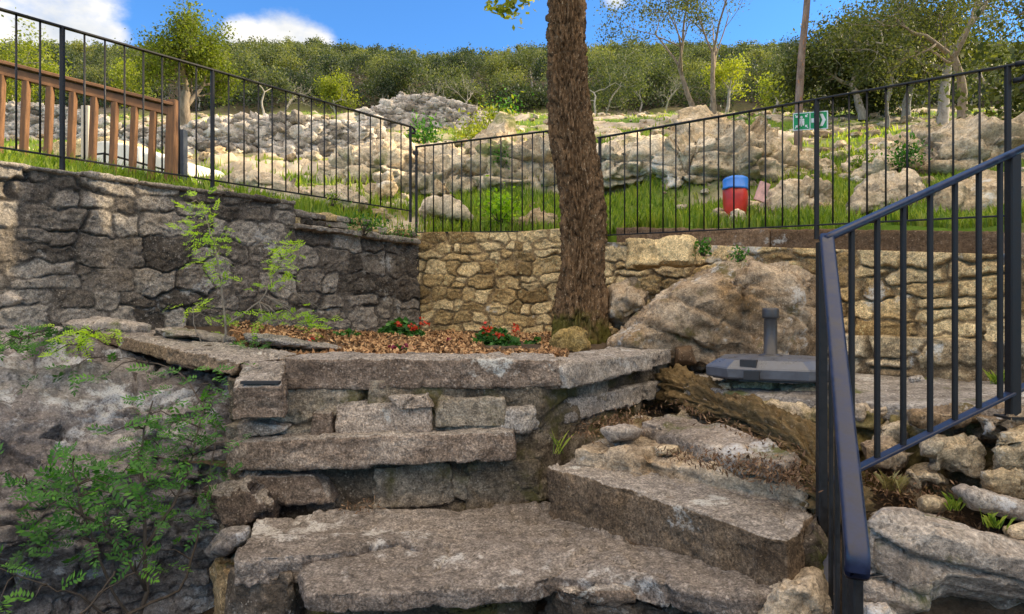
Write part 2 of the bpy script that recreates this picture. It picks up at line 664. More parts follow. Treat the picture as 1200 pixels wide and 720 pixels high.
M_wallgrey = rock_mat('grey_rubble_stone', (.072, .060, .048), (.175, .148, .12), (.34, .30, .25), lichen=.14, lichen_col=(.48, .46, .42), mortar=(.105, .09, .075), moss=0, scale=1.0)
M_walltan = rock_mat('tan_rubble_stone', (.28, .185, .08), (.54, .38, .18), (.71, .545, .30), lichen=.06, ochre=.25, moss=.0, mortar=(.26, .18, .095), scale=1.0)
M_wallplant = rock_mat('planter_masonry', (.085, .07, .052), (.19, .155, .115), (.34, .29, .225), lichen=.12, ochre=.25, moss=.35, moss_col=(.10, .09, .025), mortar=(.10, .078, .055))
M_slab = rock_mat('weathered_limestone_slab', (.105, .076, .058), (.24, .182, .14), (.43, .355, .29), lichen=.2, top=(.30, .265, .23), speck=.8)
M_tread = rock_mat('worn_tread_stone', (.085, .068, .058), (.20, .165, .14), (.38, .33, .29), lichen=.75, lichen_col=(.58, .56, .53), top=(.215, .185, .16), speck=.8)
M_slabgrey = rock_mat('grey_limestone_slab', (.13, .11, .092), (.26, .225, .19), (.45, .405, .355), lichen=.5, lichen_col=(.6, .59, .56), top=(.30, .265, .23), speck=.8)
M_stepside = rock_mat('brown_sided_step_stone', (.065, .045, .03), (.135, .095, .062), (.22, .165, .115), lichen=.06, ochre=.15, top=(.30, .265, .23), speck=.8)
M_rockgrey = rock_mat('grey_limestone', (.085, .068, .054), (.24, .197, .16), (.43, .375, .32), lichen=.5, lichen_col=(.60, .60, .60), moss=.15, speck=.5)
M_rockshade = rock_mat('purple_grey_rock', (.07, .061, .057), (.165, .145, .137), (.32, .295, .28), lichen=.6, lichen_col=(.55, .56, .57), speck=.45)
M_rocktan = rock_mat('tan_limestone', (.21, .145, .078), (.42, .315, .185), (.58, .475, .33), lichen=.2, ochre=.3, moss=.08, moss_col=(.17, .14, .04), speck=.6)
M_rockwarm = rock_mat('warm_grey_rock', (.105, .072, .043), (.285, .205, .13), (.49, .40, .295), lichen=.32, lichen_col=(.58, .57, .54), ochre=.45, moss=.15, moss_col=(.12, .10, .03), speck=.45)
M_hillrock = rock_mat('hill_limestone', (.25, .18, .105), (.46, .355, .225), (.60, .505, .37), lichen=.15, moss=.1, moss_col=(.14, .16, .04), scale=.45, speck=.3)
M_drystone = rock_mat('dry_stone', (.20, .175, .145), (.38, .335, .285), (.56, .51, .45), lichen=.2, scale=.6, speck=.3)
M_kerb = rock_mat('brown_kerb_concrete', (.15, .095, .055), (.24, .16, .10), (.33, .24, .165), lichen=.05, speck=.3)
M_paving = rock_mat('worn_landing_paving', (.20, .175, .15), (.36, .33, .295), (.50, .475, .44), lichen=.15, speck=.5, moss=.08)
M_black = plain_mat('black_painted_iron', (.012, .012, .013), .5, 0.0, .3, 60, .15, .35)
M_rail = plain_mat('satin_dark_handrail_paint', (.010, .017, .046), .40, 0.0, .5, 30, .12, .45)  # blue of the reflected sky is put into the base colour
M_plastic = plain_mat('dark_grey_plastic', (.085, .092, .11), .36, 0, .3, 14, .12, .6)
M_plasticdk = plain_mat('black_plastic', (.02, .02, .022), .5, 0, .1, 60, .05)
M_wood = plain_mat('stained_timber', (.20, .10, .048), .6, 0, .45, 9, .3, .3, (6, 6, .7))
M_woodrail = plain_mat('stained_timber_rail', (.20, .10, .05), .6, 0, .4, 14, .3, .3)
M_palewood = plain_mat('pale_timber', (.55, .47, .38), .7, 0, .2, 12, .1, .3, (5, 5, .8))
M_white = plain_mat('white_render', (.74, .70, .64), .85, 0, .15, 5, .2, .3)
M_greypost = plain_mat('dark_grey_steel', (.07, .085, .11), .5, .2, .2, 20, .05)
M_red = plain_mat('red_plastic', (.62, .045, .03), .4, 0, .25, 9, .1)
M_blue = plain_mat('blue_plastic', (.03, .22, .72), .4, 0, .25, 9, .1)
M_pink = plain_mat('pink_printed_paper', (.62, .36, .33), .7, 0, .5, 14, .1)
M_signgreen = plain_mat('safety_green', (.0, .30, .075), .4, 0, .06, 10, 0)
M_signwhite = plain_mat('sign_white', (.80, .83, .80), .4, 0, .06, 10, 0)
M_slate = plain_mat('dark_slate_strip', (.02, .02, .022), .6, 0, .3, 40, .3)
M_bark = bark_mat('oak_bark', (.03, .018, .010), (.25, .155, .085), .85, .8, (52, 52, 19), (.58, .45, .30))
M_barkroot = bark_mat('root_bark', (.05, .03, .016), (.23, .15, .08), .6, .18, (40, 12, 40), (.42, .33, .22))
M_barkpale = bark_mat('pale_bark', (.19, .165, .14), (.46, .42, .36), .3, 0, (8, 8, 4))
M_barkred = bark_mat('patchy_red_bark', (.11, .08, .065), (.30, .23, .185), .95, 0, (16, 16, 4.5), (.44, .19, .075))
M_barkmid = bark_mat('grey_brown_bark', (.12, .09, .065), (.34, .27, .20), .4, 0, (14, 14, 5))
M_stem = plain_mat('grey_twig', (.24, .205, .17), .8, 0, .3, 30, .2, .2)
M_stemdark = plain_mat('dark_twig', (.075, .058, .045), .8, 0, .3, 30, .2, .2)
M_leafdark = leaf_mat('holm_oak_leaf', (.03, .045, .018), (.075, .095, .03), (.17, .18, .045), .35)
M_leafwood = leaf_mat('woodland_leaf', (.035, .055, .034), (.092, .118, .052), (.23, .245, .075), .35)
M_leafyel = leaf_mat('spring_leaf', (.09, .12, .018), (.20, .24, .03), (.36, .37, .05), .45)
M_leaffern = leaf_mat('shrub_leaf', (.016, .065, .012), (.045, .165, .022), (.13, .32, .035), .35)
M_leafbright = leaf_mat('bright_shrub_leaf', (.12, .26, .015), (.26, .46, .025), (.42, .60, .06), .45)
M_leafger = leaf_mat('geranium_leaf', (.022, .085, .02), (.045, .15, .03), (.09, .24, .05), .3)
M_grass = leaf_mat('meadow_grass', (.075, .15, .018), (.17, .265, .03), (.37, .41, .08), .45)
M_drygrass = leaf_mat('dry_grass', (.16, .13, .05), (.30, .25, .11), (.45, .4, .2), .3)
M_petal = leaf_mat('red_petal', (.35, .02, .015), (.55, .045, .025), (.66, .12, .05), .3)
M_petaldk = leaf_mat('purple_petal', (.10, .01, .035), (.2, .02, .06), (.3, .04, .1), .3)
M_petalyel = leaf_mat('yellow_petal', (.6, .5, .02), (.8, .62, .03), (.9, .75, .1), .3)
M_mulch = leaf_mat('bark_chip', (.10, .055, .03), (.34, .185, .085), (.58, .38, .20), .0, .8, .2)
M_litter = leaf_mat('dead_leaf', (.075, .042, .026), (.17, .10, .062), (.34, .235, .15), .15, .8, .2)


def ground_mat(name, soil, soil2, green=None):
    m, t, b = new_mat(name)
    L = t.links.new
    g = N(t, 'ShaderNodeNewGeometry')
    v = g.outputs['Position']
    n = noise(t, v, 6, 8, .7)
    c = ramp_out(t, n, [(.3, soil), (.7, soil2)])
    n2 = noise(t, v, 45, 5, .7)
    c = mixc(t, 1., c, ramp_out(t, n2, [(.3, (.55,) * 3), (.7, (1.4,) * 3)]), 'MULTIPLY')
    if green is not None:
        at = N(t, 'ShaderNodeAttribute', attribute_name='tint')
        sp = N(t, 'ShaderNodeSeparateColor'); L(at.outputs['Color'], sp.inputs[0])
        # R: rockiness, G: grassiness
        rk = rock_cols(t, v)
        c = mixc(t, sp.outputs[0], c, rk)
        gg = ramp_out(t, noise(t, v, 3, 6, .7), [(.3, tuple(q * .6 for q in green)), (.7, tuple(q * 1.4 for q in green))])
        c = mixc(t, sp.outputs[1], c, gg)
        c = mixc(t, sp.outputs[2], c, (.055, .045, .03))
    L(c, b.inputs['Base Color'])
    b.inputs['Roughness'].default_value = .95
    b.inputs['Specular IOR Level'].default_value = .15
    bn = N(t, 'ShaderNodeBump')
    bn.inputs['Strength'].default_value = .6
    bn.inputs['Distance'].default_value = .03
    L(mul(t, n, n2, 'ADD'), bn.inputs['Height']); L(bn.outputs[0], b.inputs['Normal'])
    return m


def rock_cols(t, v):
    n = noise(t, v, 1.6, 9, .7, .3)
    return ramp_out(t, n, [(.3, (.24, .19, .135)), (.5, (.46, .385, .285)), (.7, (.62, .56, .46))])


M_soil = ground_mat('dark_soil', (.045, .032, .022), (.13, .095, .065))
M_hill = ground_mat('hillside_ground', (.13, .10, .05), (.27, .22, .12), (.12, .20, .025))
M_lowground = ground_mat('shaded_earth', (.05, .042, .034), (.13, .11, .09))  # dark brown earth of the lower ground

# ------------------------------------------------------------------ structure: lower ground
g = []
xs = np.concatenate([[-900, -300, -80, -20], np.linspace(-8, 8, 90), [20, 80, 300, 900]])
ys = np.concatenate([[-900, -300, -80, -20], np.linspace(-6, 5, 70)])
X, Y = np.meshgrid(xs, ys, indexing='ij')
pt = np.stack([X.ravel(), Y.ravel(), np.zeros(X.size)], 1)
Z = E - 1.62 + .05 * fbm(pt * 1.3, 3, 3) * (np.abs(pt[:, 0]) < 15)


def gridfaces(nu, nv):
    i = np.arange(nu - 1)[:, None] * nv
    k = np.arange(nv - 1)[None, :]
    return np.stack([i + k, i + nv + k, i + nv + k + 1, i + k + 1], -1).reshape(-1, 4)


V = np.stack([X.ravel(), Y.ravel(), Z], 1)
tag(make('ground', V, gridfaces(len(xs), len(ys)), M_lowground), kind='structure')

# ------------------------------------------------------------------ wall lines (plan) and hillside
LA = np.array([-0.95, 6.6]); LB = np.array([-3.07, 3.97])
LD = LB + (LB - LA) / np.linalg.norm(LB - LA) * 1.7
WT = np.array([0.85, 6.15]); WR = np.array([2.95, 3.75])
WE = WT + (WR - WT) * 1.55
PLAN = [LD, LA, WT, WE]


def wall_depth(px):
    """plan depth of the wall line along the bearing of photo column px"""
    k = (px - 600) / F
    best = None
    for a, b in zip(PLAN[:-1], PLAN[1:]):
        # a + s(b-a): x = k y
        d = b - a
        den = d[0] - k * d[1]
        s = (k * a[1] - a[0]) / den
        if -1e-6 <= s <= 1 + 1e-6:
            best = a[1] + s * d[1]
    return best


HCOL = {
    -560: [(2.8, 190), (5, 190), (8, 180), (13, 168), (20, 160), (39, 140), (80, 93), (140, 78), (400, 200)],
    0: [(4.1, 192), (6, 200), (9, 190), (14, 178), (25, 156), (39, 142), (80, 87), (140, 72), (400, 200)],
    200: [(4.9, 220), (7, 214), (10, 205), (10.6, 188), (14, 172), (20, 160), (39, 143), (80, 89), (140, 74), (400, 200)],
    350: [(5.6, 246), (7, 236), (10, 212), (10.6, 190), (13, 180), (20, 160), (39, 143), (80, 85), (140, 70), (400, 200)],
    500: [(6.7, 273), (9, 224), (9.5, 182), (13, 168), (20, 155), (39, 143), (80, 99), (140, 84), (400, 200)],
    700: [(6.3, 272), (8.7, 230), (9.2, 180), (13, 165), (20, 155), (39, 143), (80, 89), (140, 74), (400, 200)],
    850: [(5.4, 266), (7.5, 236), (8, 188), (11, 166), (16, 156), (20, 151), (39, 141), (80, 89), (140, 74), (400, 200)],
    950: [(4.9, 266), (6.5, 238), (7.5, 208), (8, 202), (12, 180), (20, 156), (39, 141), (80, 89), (140, 74), (400, 200)],
    1100: [(4.1, 262), (5.5, 244), (6, 220), (7, 208), (8, 196), (12, 166), (20, 151), (39, 141), (80, 87), (140, 72), (400, 200)],
    1250: [(3.6, 256), (5, 240), (5.5, 212), (7, 196), (9, 166), (12, 151), (20, 141), (39, 131), (80, 87), (140, 72), (400, 200)],
    1850: [(2.6, 256), (5, 235), (5.5, 205), (7, 190), (9, 166), (12, 151), (20, 141), (39, 131), (80, 87), (140, 72), (400, 200)],
}
HPX = sorted(HCOL)


def hill_col(k, Yv):
    a = np.array(HCOL[k], float)
    z = (360 - a[:, 1]) / F * a[:, 0]
    return np.interp(np.log(Yv), np.log(a[:, 0]), z)


def hill_z(x, y):
    """smooth hill height (world z) at plan points"""
    x = np.atleast_1d(np.asarray(x, float)); y = np.atleast_1d(np.asarray(y, float))
    px = np.clip(600 + F * x / y, HPX[0], HPX[-1])
    cols = np.stack([hill_col(k, y) for k in HPX], 0)
    j = np.clip(np.searchsorted(HPX, px) - 1, 0, len(HPX) - 2)
    p0 = np.array(HPX)[j]; p1 = np.array(HPX)[j + 1]
    t = (px - p0) / (p1 - p0)
    t = t * t * (3 - 2 * t)
    ii = np.arange(len(x))
    return E + cols[j, ii] * (1 - t) + cols[j + 1, ii] * t


pxs = np.linspace(-559, 1810, 560)
nt_ = 420
wd_ = np.array([wall_depth(p) for p in pxs]) + 0.16
tt = np.linspace(0, 1, nt_)
Yg = wd_[:, None] * np.exp(tt[None, :] ** 1.25 * np.log(170 / wd_[:, None]))
Xg = (pxs[:, None] - 600) / F * Yg
zz = hill_z(Xg.ravel(), Yg.ravel())
pt = np.stack([Xg.ravel(), Yg.ravel(), zz], 1)
yy = pt[:, 1]
dist = np.clip((yy - np.repeat(wd_, nt_)) / 1.5, 0, 1)
steep = np.abs(np.gradient(zz.reshape(Xg.shape), axis=1) / np.maximum(np.gradient(Yg, axis=1), 1e-3)).ravel()
patch = fbm(pt * np.array([.55, .55, .55]), 4, 11)
rocky = sstep(.55, 1.2, steep + .9 * patch) * (yy < 45)
rocky = np.maximum(rocky, sstep(.15, .45, fbm(pt * .8, 4, 23)) * (yy > 9) * (yy < 40))
f1, f2, cid = worley(pt * np.array([1.3, 1.3, 2.2]) + .3 * np.stack([fbm(pt * 2, 2, 1), fbm(pt * 2, 2, 2), fbm(pt * 2, 2, 3)], 1), 4)
dz = .05 * fbm(pt * 1.1, 4, 6) * dist + rocky * dist * (.22 * (cid - .35) * sstep(0, .2, f2 - f1) + .05 * fbm(pt * 5, 3, 8)) + np.clip((yy - 14) / 30, 0, 1) * .35 * fbm(pt * .3, 3, 9)
pt[:, 2] += dz - .05
grassy = (1 - rocky) * sstep(-.5, .25, fbm(pt * .9, 4, 31) + .35) * np.where(yy < 40, 1, .4)
front = pt.reshape(560, nt_, 3)[:, :1, :].copy()
front[:, :, 2] = E - 1.0
PTS = np.concatenate([front, pt.reshape(560, nt_, 3)], 1)
rocky2 = np.pad(rocky.reshape(560, nt_), ((0, 0), (1, 0)), mode='edge').ravel()
grassy2 = np.pad(grassy.reshape(560, nt_), ((0, 0), (1, 0)), mode='edge').ravel()
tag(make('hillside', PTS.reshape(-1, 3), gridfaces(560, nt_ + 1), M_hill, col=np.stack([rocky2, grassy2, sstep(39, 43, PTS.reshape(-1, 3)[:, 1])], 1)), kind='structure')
HILL = (pt.reshape(560, nt_, 3), rocky.reshape(560, nt_), grassy.reshape(560, nt_))

# ------------------------------------------------------------------ masonry


def masonry(name, poly, zb, zt, rowh, sw, relief, res, mat, seed, parent, mort=.012, thick=.3, rough=1.0, batter=0.0, square=2.8, flush=0.35, res_v=None):
    r = rng(seed)
    poly = np.array(poly, float)
    seg = np.linalg.norm(np.diff(poly, axis=0), axis=1)
    cum = np.concatenate([[0], np.cumsum(seg)])
    Lt = cum[-1]
    nu = int(Lt / res) + 1
    u = np.linspace(0, Lt, nu)
    bx = np.interp(u, cum, poly[:, 0]); by = np.interp(u, cum, poly[:, 1])
    k = np.clip(np.searchsorted(cum, u, side='right') - 1, 0, len(seg) - 1)
    d = np.diff(poly, axis=0) / seg[:, None]
    nrm = np.stack([d[:, 1], -d[:, 0]], 1)[k]
    ker = max(3, int(.06 / res)) | 1
    pad = np.pad(nrm, ((ker // 2, ker // 2), (0, 0)), mode='edge')
    nrm = np.stack([np.convolve(pad[:, i], np.ones(ker) / ker, 'valid') for i in (0, 1)], 1)
    nrm /= np.linalg.norm(nrm, axis=1, keepdims=True)
    zbv = zb(u) if callable(zb) else np.full(nu, zb)
    ztv = zt(u) if callable(zt) else np.full(nu, zt)
    hmax = (ztv - zbv).max()
    nv = int(hmax / (res_v or res)) + 1
    tv = np.linspace(0, 1, nv)
    U = np.repeat(u[:, None], nv, 1)
    Z = zbv[:, None] + (ztv - zbv)[:, None] * tv[None, :]
    # stones in rough courses
    seeds = []
    z = zbv.min() - rowh
    while z < ztv.max() + rowh:
        h = rowh * r.uniform(.6, 1.45)
        x = -sw * r.uniform(0, 1)
        while x < Lt + sw:
            ww = sw * r.uniform(.45, 1.7)
            if r.random() < .18 and h > rowh * .9:
                seeds.append((x + ww / 2, z + h * .27, ww, h * .5)); seeds.append((x + ww / 2 + r.normal(0, .1 * sw), z + h * .76, ww * .9, h * .5))
            else:
                seeds.append((x + ww / 2 + r.normal(0, .04 * sw), z + h / 2 + r.normal(0, .13 * h), ww, h * r.uniform(.85, 1.12)))
            x += ww
        z += h
    S = np.array(seeds)
    n = U.size
    q = np.stack([U.ravel(), Z.ravel(), np.zeros(n)], 1)
    wx = q[:, 0] + .026 * fbm(q * 9, 4, seed + 1) * rough + .03 * rowh / .14 * fbm(q * 2.5, 2, seed + 3)
    wz = q[:, 1] + .022 * fbm(q * 9, 4, seed + 2) * rough + .035 * rowh / .14 * fbm(q * 2.0, 2, seed + 4)
    e = np.empty(n); ci = np.empty(n, int)
    for s0 in range(0, n, 20000):
        a = slice(s0, s0 + 20000)
        dx = np.abs(wx[a, None] - S[None, :, 0]) / (S[:, 2] / 2)
        dy = np.abs(wz[a, None] - S[None, :, 1]) / (S[:, 3] / 2)
        m = (dx ** square + dy ** square) ** (1 / square)
        i1 = m.argmin(1)
        ar = np.arange(len(i1))
        m1 = m[ar, i1]
        m[ar, i1] = 1e9
        m2 = m.min(1)
        e[a] = (m2 - m1) * np.minimum(S[i1, 3], S[i1, 2]) * .25
        ci[a] = i1
    rid = r.random(len(S))[ci]
    dep = r.uniform(.55, 1.15, len(S))[ci]
    tx = r.normal(0, .06, len(S))[ci]; tz = r.normal(0, .06, len(S))[ci]
    mw = mort * (0.6 + .8 * (fbm(q * 3, 2, seed + 9) * .5 + .5))
    prof = sstep(mw * .5, mw + .006, e)
    fill = flush * relief * (.85 + .4 * fbm(q * 4, 3, seed + 12)) + .003 * fbm(q * 30, 3, seed + 18)
    loc = (wx - S[ci, 0]) * tx + (wz - S[ci, 1]) * tz
    crev = sstep(-.05, .35, fbm(q * 5.5, 3, seed + 13)) * (.5 + .5 * (vnoise(q * 2.2, seed + 14) > -.2))
    hgt = (fill - (.006 + .034 * crev) * (1 - sstep(.0, mw * 1.1, e))) * (1 - prof) + prof * (relief * dep + loc)
    hgt += prof * (.005 * fbm(q * 16, 4, seed + 15) * rough) + .0035 * fbm(q * 45, 2, seed + 17)
    # chipped stone faces
    f1, f2, c2 = worley(q * np.array([9, 13, 1.]), seed + 50)
    hgt += prof * .005 * (c2 - .5) * rough
    q3 = q + .02 * np.stack([fbm(q * 10, 2, seed + 80), fbm(q * 10, 2, seed + 81), q[:, 0] * 0], 1)
    hgt += prof * (.010 * facets(q3 * np.array([7, 10, 1.]) + rid[:, None] * 9, seed + 84) + .008 * facets(q3 * np.array([19, 24, 1.]), seed + 88)) * rough
    bt = batter * (ztv[:, None] - Z).ravel()
    hgt = hgt + bt
    x3 = np.repeat(bx, nv) + np.repeat(nrm[:, 0], nv) * hgt
    y3 = np.repeat(by, nv) + np.repeat(nrm[:, 1], nv) * hgt
    V = np.stack([x3, y3, Z.ravel()], 1).reshape(nu, nv, 3)
    colr = np.stack([rid, 1 - sstep(mw * .4, mw * 1.3, e), .5 + .5 * fbm(q * 1.2, 2, seed + 60)], 1).reshape(nu, nv, 3)
    # top cap and back
    capn = 7
    caps = []
    for j in range(1, capn + 1):
        f = j / capn
        c = V[:, -1, :].copy()
        c[:, 0] = V[:, -1, 0] * (1 - f) + (bx - nrm[:, 0] * thick) * f
        c[:, 1] = V[:, -1, 1] * (1 - f) + (by - nrm[:, 1] * thick) * f
        c[:, 2] += .012 * fbm(np.stack([u * 6, u * 0 + f * 3, u * 0], 1), 3, seed + 70) - .01
        caps.append(c)
    bk = caps[-1].copy(); bk[:, 2] = zbv
    caps.append(bk)
    V = np.concatenate([V, np.stack(caps, 1)], 1)
    colr = np.concatenate([colr, np.repeat(colr[:, -1:, :], len(caps), 1)], 1)
    nv2 = V.shape[1]
    Fq = gridfaces(nu, nv2)
    # end walls: plain fans of quads between front column and back
    ends = []
    for i in (0, nu - 1):
        idx = i * nv2 + np.arange(nv2)
        c = [idx[j] for j in range(nv2)]
        ends.append(np.array([[c[0], c[j], c[j + 1], c[0]] for j in range(1, nv2 - 1)])[:, :3])
    return make(name, V.reshape(-1, 3), [Fq, np.concatenate(ends)], mat, parent, True, colr.reshape(-1, 3))


def stone_block(name, pts8, mat, parent, seed, amp=.012, voxel=.011, smooth=3, strata=0., chip=.008, tint=None, **k):
    """pts8: front TL TR BR BL then back TL TR BR BL (world points)"""
    p = np.array(pts8, float)
    faces = [(0, 1, 2, 3), (7, 6, 5, 4), (0, 4, 5, 1), (1, 5, 6, 2), (2, 6, 7, 3), (3, 7, 4, 0)]
    V, f, n = remesh(p, faces, voxel, smooth)
    V = rockify(V, n, amp, seed, strata, chip, **k)
    r = rng(seed).random() if tint is None else tint
    c = np.stack([np.full(len(V), r), np.zeros(len(V)), np.full(len(V), .3)], 1)
    return make(name, V, f, mat, parent, True, c)


def quad_block(name, TL, TR, BR, BL, back, mat, parent, seed, **k):
    f = [P(*TL), P(*TR), P(*BR), P(*BL)]
    b = [q + np.array(back) for q in f]
    return stone_block(name, f + b, mat, parent, seed, **k)


def prism(name, top, thick, mat, parent, seed, voxel=.013, smooth=3, amp=.015, strata=0., chip=.01, org=None, flare=0.0, tint=None, **k):
    """slab with irregular outline: top = world points (any z), extruded down"""
    top = np.array(top, float)
    # subdivide and roughen the outline
    r = rng(seed)
    n0 = len(top)
    pts = []
    for i in range(n0):
        a, b = top[i], top[(i + 1) % n0]
        m = max(1, int(np.linalg.norm(b - a) / .09))
        for j in range(m):
            q = a + (b - a) * j / m
            if j: q = q + np.array([*r.normal(0, .009, 2), r.normal(0, .004)])
            pts.append(q)
    top = np.array(pts)
    cen = top.mean(0)
    bot = top.copy()
    bot[:, :2] = cen[:2] + (top[:, :2] - cen[:2]) * (1 + flare)
    bot[:, 2] -= thick
    n = len(top)
    V = np.concatenate([top, bot, [cen], [cen - np.array([0, 0, thick])]])
    faces = [(2 * n, i, (i + 1) % n) for i in range(n)] + [(2 * n + 1, n + (i + 1) % n, n + i) for i in range(n)] + [(i, n + i, n + (i + 1) % n, (i + 1) % n) for i in range(n)]
    V, f, nn = remesh(V, faces, voxel, smooth)
    V = rockify(V, nn, amp, seed, strata, chip, **k)
    rr = r.random() if tint is None else tint
    c = np.stack([np.full(len(V), rr), np.zeros(len(V)), np.full(len(V), .3)], 1)
    return make(name, V, f, mat, parent, True, c, org)


def boulder(name, outline, Yf, depth, mat, seed, label=None, cat='boulder', group=None, voxel=.03, smooth=3, amp=.04, strata=0., chip=.03, shrink=.72, parent=None, tint=None, sink=0.0, **k):
    o = np.array(outline, float)
    r = rng(seed)
    # densify the outline
    pts = []
    n0 = len(o)
    for i in range(n0):
        a, b = o[i], o[(i + 1) % n0]
        for j in range(3):
            pts.append(a + (b - a) * j / 3)
    o = np.array(pts)
    cen = o.mean(0)
    n = len(o)
    rings = []
    for sc, dy in ((shrink * .55, 0.0), (shrink, .06), (1.0, .38), (.97, .65), (.7, 1.0)):
        q = cen + (o - cen) * sc
        Yv = Yf + depth * dy
        rings.append(np.array([P(a, b, Yv) for a, b in q]))
    V = np.concatenate(rings + [[rings[0].mean(0)], [rings[-1].mean(0)]])
    V[:, 2] -= sink
    m = len(rings)
    faces = []
    for a in range(m - 1):
        for i in range(n):
            faces.append((a * n + i, a * n + (i + 1) % n, (a + 1) * n + (i + 1) % n, (a + 1) * n + i))
    faces += [(m * n, (i + 1) % n, i) for i in range(n)] + [(m * n + 1, (m - 1) * n + i, (m - 1) * n + (i + 1) % n) for i in range(n)]
    V, f, nn = remesh(V, faces, voxel, smooth)
    V = rockify(V, nn, amp, seed, strata, chip, **k)
    rr = r.random() if tint is None else tint
    c = np.stack([np.full(len(V), rr), np.zeros(len(V)), np.full(len(V), .3)], 1)
    org = None if parent is not None else (V[:, 0].mean(), V[:, 1].mean(), V[:, 2].min())
    ob = make(name, V, f, mat, parent, True, c, org)
    if label: tag(ob, label, cat, group)
    return ob


# ---- left wall
t = thing('stone_wall', 'dark grey rubble stone wall under the long sloping iron fence on the left', 'wall', (LA[0], LA[1], E - .3))
Lw = np.linalg.norm(LA - LD)
ucut = Lw - np.linalg.norm(LA - np.array(P(345, 0, 5.52)[:2]))
masonry('masonry', [LD, LA], E - .55, lambda u: np.where(u < ucut, E + .85, E + .645) + .008 * np.sin(u * 9), .14, .26, .024, .0075, M_wallgrey, 21, t, mort=.010, thick=.3, batter=.04, flush=.6)
dl = (LA - LD) / Lw
nl = np.array([dl[1], -dl[0]])
r = rng(5)
u = 0.1
while u < ucut - .05:
    w_ = min(r.uniform(.35, .7), ucut - u)
    a = LD + dl * u; b = LD + dl * (u + w_ - .012)
    zt_ = E + .872 + r.uniform(-.006, .008); zb_ = E + .84
    fr = [np.append(a + nl * .055, zt_), np.append(b + nl * .055, zt_ - .005), np.append(b + nl * .05, zb_), np.append(a + nl * .05, zb_)]
    bk = [q - np.append(nl * .34, 0) for q in fr]
    stone_block('coping_stone', fr + bk, M_wallgrey, t, int(100 + u * 50), amp=.008, voxel=.012, chip=.006)
    u += w_
# ledge below the broken stretch and the broken stones on it
a = LD + dl * (ucut - .02); b = LA - dl * .02
m_ = (a + b) / 2
for (p, q, zz_, sd) in ((a, m_ - dl * .01, .69, 31), (m_ + dl * .01, b, .675, 32)):
    fr = [np.append(p + nl * .10, E + zz_), np.append(q + nl * .10, E + zz_ - .01), np.append(q + nl * .10, E + zz_ - .06), np.append(p + nl * .10, E + zz_ - .05)]
    stone_block('ledge_slab', fr + [x - np.append(nl * .36, 0) for x in fr], M_wallgrey, t, sd, amp=.01, voxel=.012, tint=.75)
r = rng(8)
for i in range(15):
    f = (i + .5) / 15
    c = a + (b - a) * f + nl * r.uniform(-.01, .05)
    top_ = E + .84 - .09 * f
    for lv in range(3):
        h_ = r.uniform(.05, .075); w_ = r.uniform(.09, .2)
        z0 = E + .69 + lv * .06
        if z0 + h_ > top_ + .02: continue
        p = c - dl * w_ / 2; q = c + dl * w_ / 2
        fr = [np.append(p, z0 + h_), np.append(q, z0 + h_ - .01), np.append(q, z0), np.append(p, z0)]
        stone_block('loose_stone', fr + [x - np.append(nl * .2, 0) for x in fr], M_wallgrey if r.random() < .6 else M_walltan, t, 300 + i * 3 + lv, amp=.012, voxel=.014)

# ---- back wall and right wall
t = thing('stone_wall', 'tan rubble stone wall at the back of the flower bed behind the tree', 'wall', (0, 6.4, E - .3))
masonry('masonry', [LA + np.array([-.05, .02]), WT + np.array([.02, 0])], E - .5, lambda u: E + .725 + .012 * np.sin(u * 5), .11, .18, .022, .008, M_walltan, 41, t, mort=.010, thick=.3, flush=.6)
t = thing('stone_wall', 'tan stone wall behind the landing, with a low stone bench along its foot', 'wall', (2, 5, E - .4))
Lr = np.linalg.norm(WE - WT)
ztB = lambda u: E + .60 - .31 * u / 3.19
masonry('masonry', [WT, WE], E - .6, ztB, .13, .26, .030, .0085, M_walltan, 52, t, mort=.011, thick=.35, batter=.08, flush=.4)
dr = (WE - WT) / Lr
nr = np.array([dr[1], -dr[0]])
# bench: lower battered course in front
fb = lambda s: WT + dr * s + nr * .30
masonry('bench', [fb(1.35), fb(Lr)], E - .6, lambda u: E - .155 - .02 * u, .14, .27, .05, .0095, rock_mat('low_course_stone', (.22, .16, .095), (.42, .33, .20), (.58, .48, .33), lichen=.1, ochre=.2, mortar=(.15, .105, .06)), 57, t, mort=.014, thick=.3, batter=.12, flush=.4)

# kerb along the top of the right wall
kb = thing('kerb', 'brown concrete kerb running along the top of the right wall behind the fence', 'kerb', (2, 5, E + .5))
nk = 14
for (s0, s1) in ((.05, 1.55), (1.56, 3.0), (3.01, Lr)):
    p = WT + dr * s0 - nr * .10; q = WT + dr * s1 - nr * .10
    za, zb_ = ztB(s0) + .145, ztB(s1) + .145
    fr = [np.append(p, za), np.append(q, zb_), np.append(q, zb_ - .17), np.append(p, za - .17)]
    stone_block('kerb_block', fr + [x - np.append(nr * .14, 0) for x in fr], M_kerb, kb, int(s0 * 10) + 70, amp=.006, voxel=.016, smooth=1, chip=.003)

# ------------------------------------------------------------------ planter bed soil
xs = np.linspace(-3.6, 1.25, 130); ys = np.linspace(3.15, 6.75, 110)
X, Y = np.meshgrid(xs, ys, indexing='ij')
q = np.stack([X.ravel(), Y.ravel(), np.zeros(X.size)], 1)


